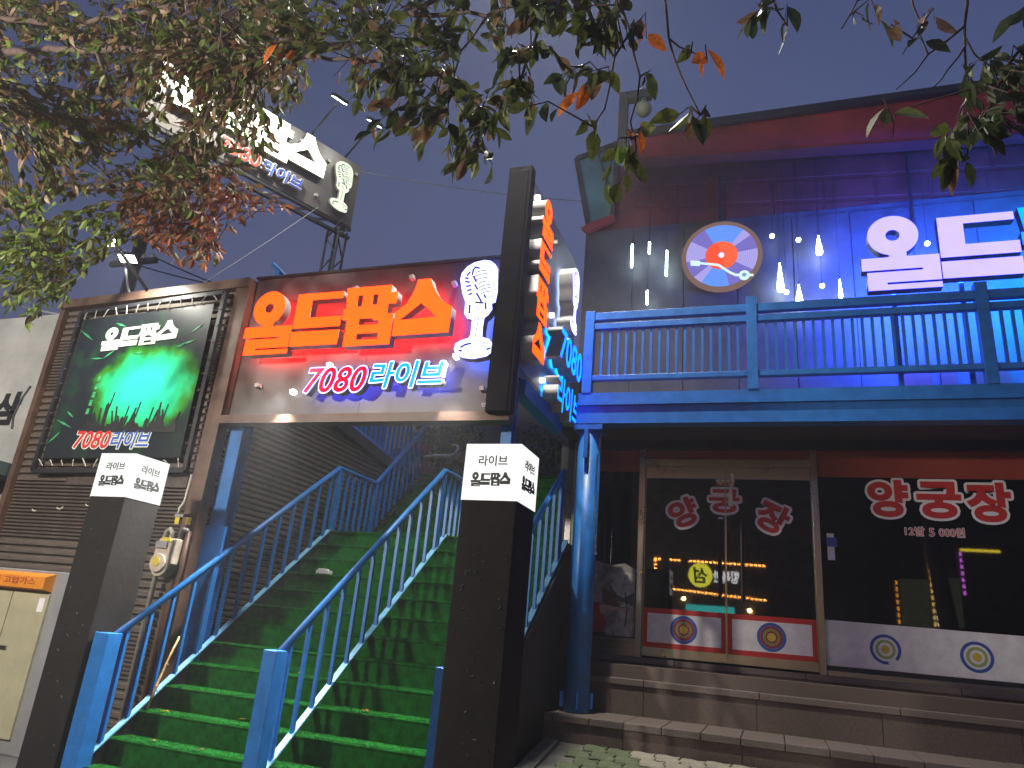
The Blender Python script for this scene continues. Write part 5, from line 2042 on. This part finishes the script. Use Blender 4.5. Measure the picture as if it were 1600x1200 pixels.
def street_lamp(base, arm_to, label, energy, color, size=.25, spot=None):
    t = thing('street_lamp', label, 'street lamp', base, 'street lamps along the road')
    g = G()
    top = arm_to[2] + .15
    g.tube([base, (base[0], base[1], top)], .07, 12, r2=.045)
    obj('pole', g, DARK, t, smooth=True)
    g = G()
    g.tube([(base[0], base[1], top - .1), ((base[0] + arm_to[0]) / 2, (base[1] + arm_to[1]) / 2, top + .15), (arm_to[0], arm_to[1], arm_to[2] + .08)], .03, 8)
    obj('arm', g, DARK, t, smooth=True)
    g = G()
    g.box(arm_to[0] - .3, arm_to[0] + .3, arm_to[1] - .14, arm_to[1] + .14, arm_to[2] + .02, arm_to[2] + .1)
    hd = obj('lamp_head', g, DARK, t, bevel=.02)
    g = G()
    g.box(arm_to[0] - .24, arm_to[0] + .24, arm_to[1] - .1, arm_to[1] + .1, arm_to[2], arm_to[2] + .018)
    obj('lamp_glass', g, emit('lit_street_lamp', color, 20), hd)
    ld = bpy.data.lights.new('street_light', 'SPOT' if spot else 'POINT')
    ld.energy = energy
    ld.color = color
    if spot:
        ld.spot_size = R(spot)
        ld.spot_blend = .75
    ld.shadow_soft_size = size
    lo = bpy.data.objects.new('street_light', ld)
    COL.objects.link(lo)
    lo.parent = hd
    lo.location = Vector(arm_to) - Vector((0, 0, .03 if spot else .25))
    return t


street_lamp((3.6, 4.2, -.1), (-2.05, 5.0, 8.3), 'street lamp whose long arm hangs over the foot of the green stairs', 1900, (1.0, .95, .84), .10, 100)
street_lamp((-7.2, .1, -.1), (-6.1, .2, 4.1), 'street lamp across the pavement behind the viewer', 1200, (1.0, .92, .79), .15)

oc = thing('restaurant_opposite', 'dark restaurant across the street outlined with amber lights, mirrored in the shop door', 'building', (-1.9, -9, -.1))
g = G()
g.box(-24, 3, -12, -9.05, -.1, 7.6)
obj('wall', g, BLK, oc)
AMB = emit('lit_amber', (1.0, .35, .06), 40)
bm = G()
bm.box(-.04, .04, -.02, .02, -.022, .022)
ame = bm.mesh('light_bulb', AMB)
for x0, z0, x1, z1, n_ in ((-3.6, 4.0, -.2, 3.95, 28), (-3.6, 3.1, -.2, 2.9, 28), (-3.6, 3.95, -3.6, 3.15, 7)):
    for k in range(n_):
        if n_ == 28 and z0 > 3.5 and k in (2, 3, 7, 8):
            continue
        o = link('light_bulb', ame, oc)
        f_ = k / (n_ - 1)
        o.location = (x0 + (x1 - x0) * f_, -9.0, z0 + (z1 - z0) * f_)
OF = frame((0, -9.04, 0), (-1, 0, 0), (0, 0, 1))
g = G()
g.prism(circle(2.15, 3.55, .38, 28), OF, 0, .06)
yd = obj('round_sign', g, emit('lit_yellow_sign', (.95, .9, .06), 6), oc)
link('lettering', text('lettering', '섬', OF @ Matrix.Translation((1.92, 3.3, 0)), .46, .5, .01, [BLK], .03, .1, .065), yd)
link('lettering', text('lettering', '행복한', OF @ Matrix.Translation((.95, 3.35, 0)), .8, .38, .03, [emit('lit_white_far', (1, 1, 1), 6)], .03), oc)
g = G()
g.box(-2.6, -1.1, -9.04, -8.95, 2.32, 2.62)
obj('teal_sign', g, emit('lit_teal_sign', (.05, .55, .5), 5), oc)
for x, z in ((-2.65, 2.78), (-.65, 2.55)):
    g = G()
    g.lathe([(.01, -.06), (.06, -.03), (.07, 0), (.06, .03), (.01, .06)], (x, -8.85, z), 12)
    obj('wall_lamp', g, emit('lit_wall_lamp', (1, .6, .22), 120), oc)
o2 = thing('shop_opposite', 'lit shop across the street with coloured light strings, mirrored in the big window', 'building', (5, -11, -.1))
g = G()
g.box(3.2, 24, -14, -11.05, -.1, 8.4)
obj('wall', g, BLK, o2)
for x0, x1, z0, z1 in ((3.9, 4.7, 2.4, 4.0), (4.95, 5.6, 2.6, 4.1)):
    g = G()
    g.box(x0, x1, -11.04, -10.98, z0, z1)
    obj('window', g, emit('lit_window', (.5, .55, .33), .4, .5), o2)
for x, z0, z1, c in ((3.8, 2.2, 4.0, (1, .4, .05)), (4.8, 2.0, 5.4, (1, .6, .15)), (4.9, 1.2, 4.6, (.95, .9, .7)), (5.7, 3.6, 5.0, (.9, .2, 1.0))):
    m_ = emit('lit_string', c, 9)
    g = G()
    zz = z0
    while zz < z1:
        g.box(x - .03, x + .03, -10.98, -10.94, zz, zz + .12)
        zz += .2
    o = obj('light_string', g, m_, o2)
g = G()
g.box(5.7, 6.8, -10.98, -10.94, 4.95, 5.03)
obj('light_string', g, emit('lit_string_yellow', (1, .75, .05), 9), o2)
g = G()
g.box(-25, 25, -8.4, -3.2, -.1, -.094)
struct('road', g, ASPH)

# ================================================================== THIN HAZE ADDED FOR SIGN GLOW
hm = bpy.data.materials.new('glow_haze')
hm.use_nodes = True
n, l = hm.node_tree.nodes, hm.node_tree.links
n.clear()
o = n.new('ShaderNodeOutputMaterial')
v = n.new('ShaderNodeVolumePrincipled')
v.inputs['Density'].default_value = 0.0036
v.inputs['Color'].default_value = (.92, .94, 1, 1)
v.inputs['Anisotropy'].default_value = .4
l.new(v.outputs[0], o.inputs['Volume'])
g = G()
g.box(-28, 28, -17, 28, -1.7, 10.6)
o = obj('haze', g, hm)
o['kind'] = 'stuff'

for o in bpy.data.objects:
    if '_wc' in o.keys():
        del o['_wc']
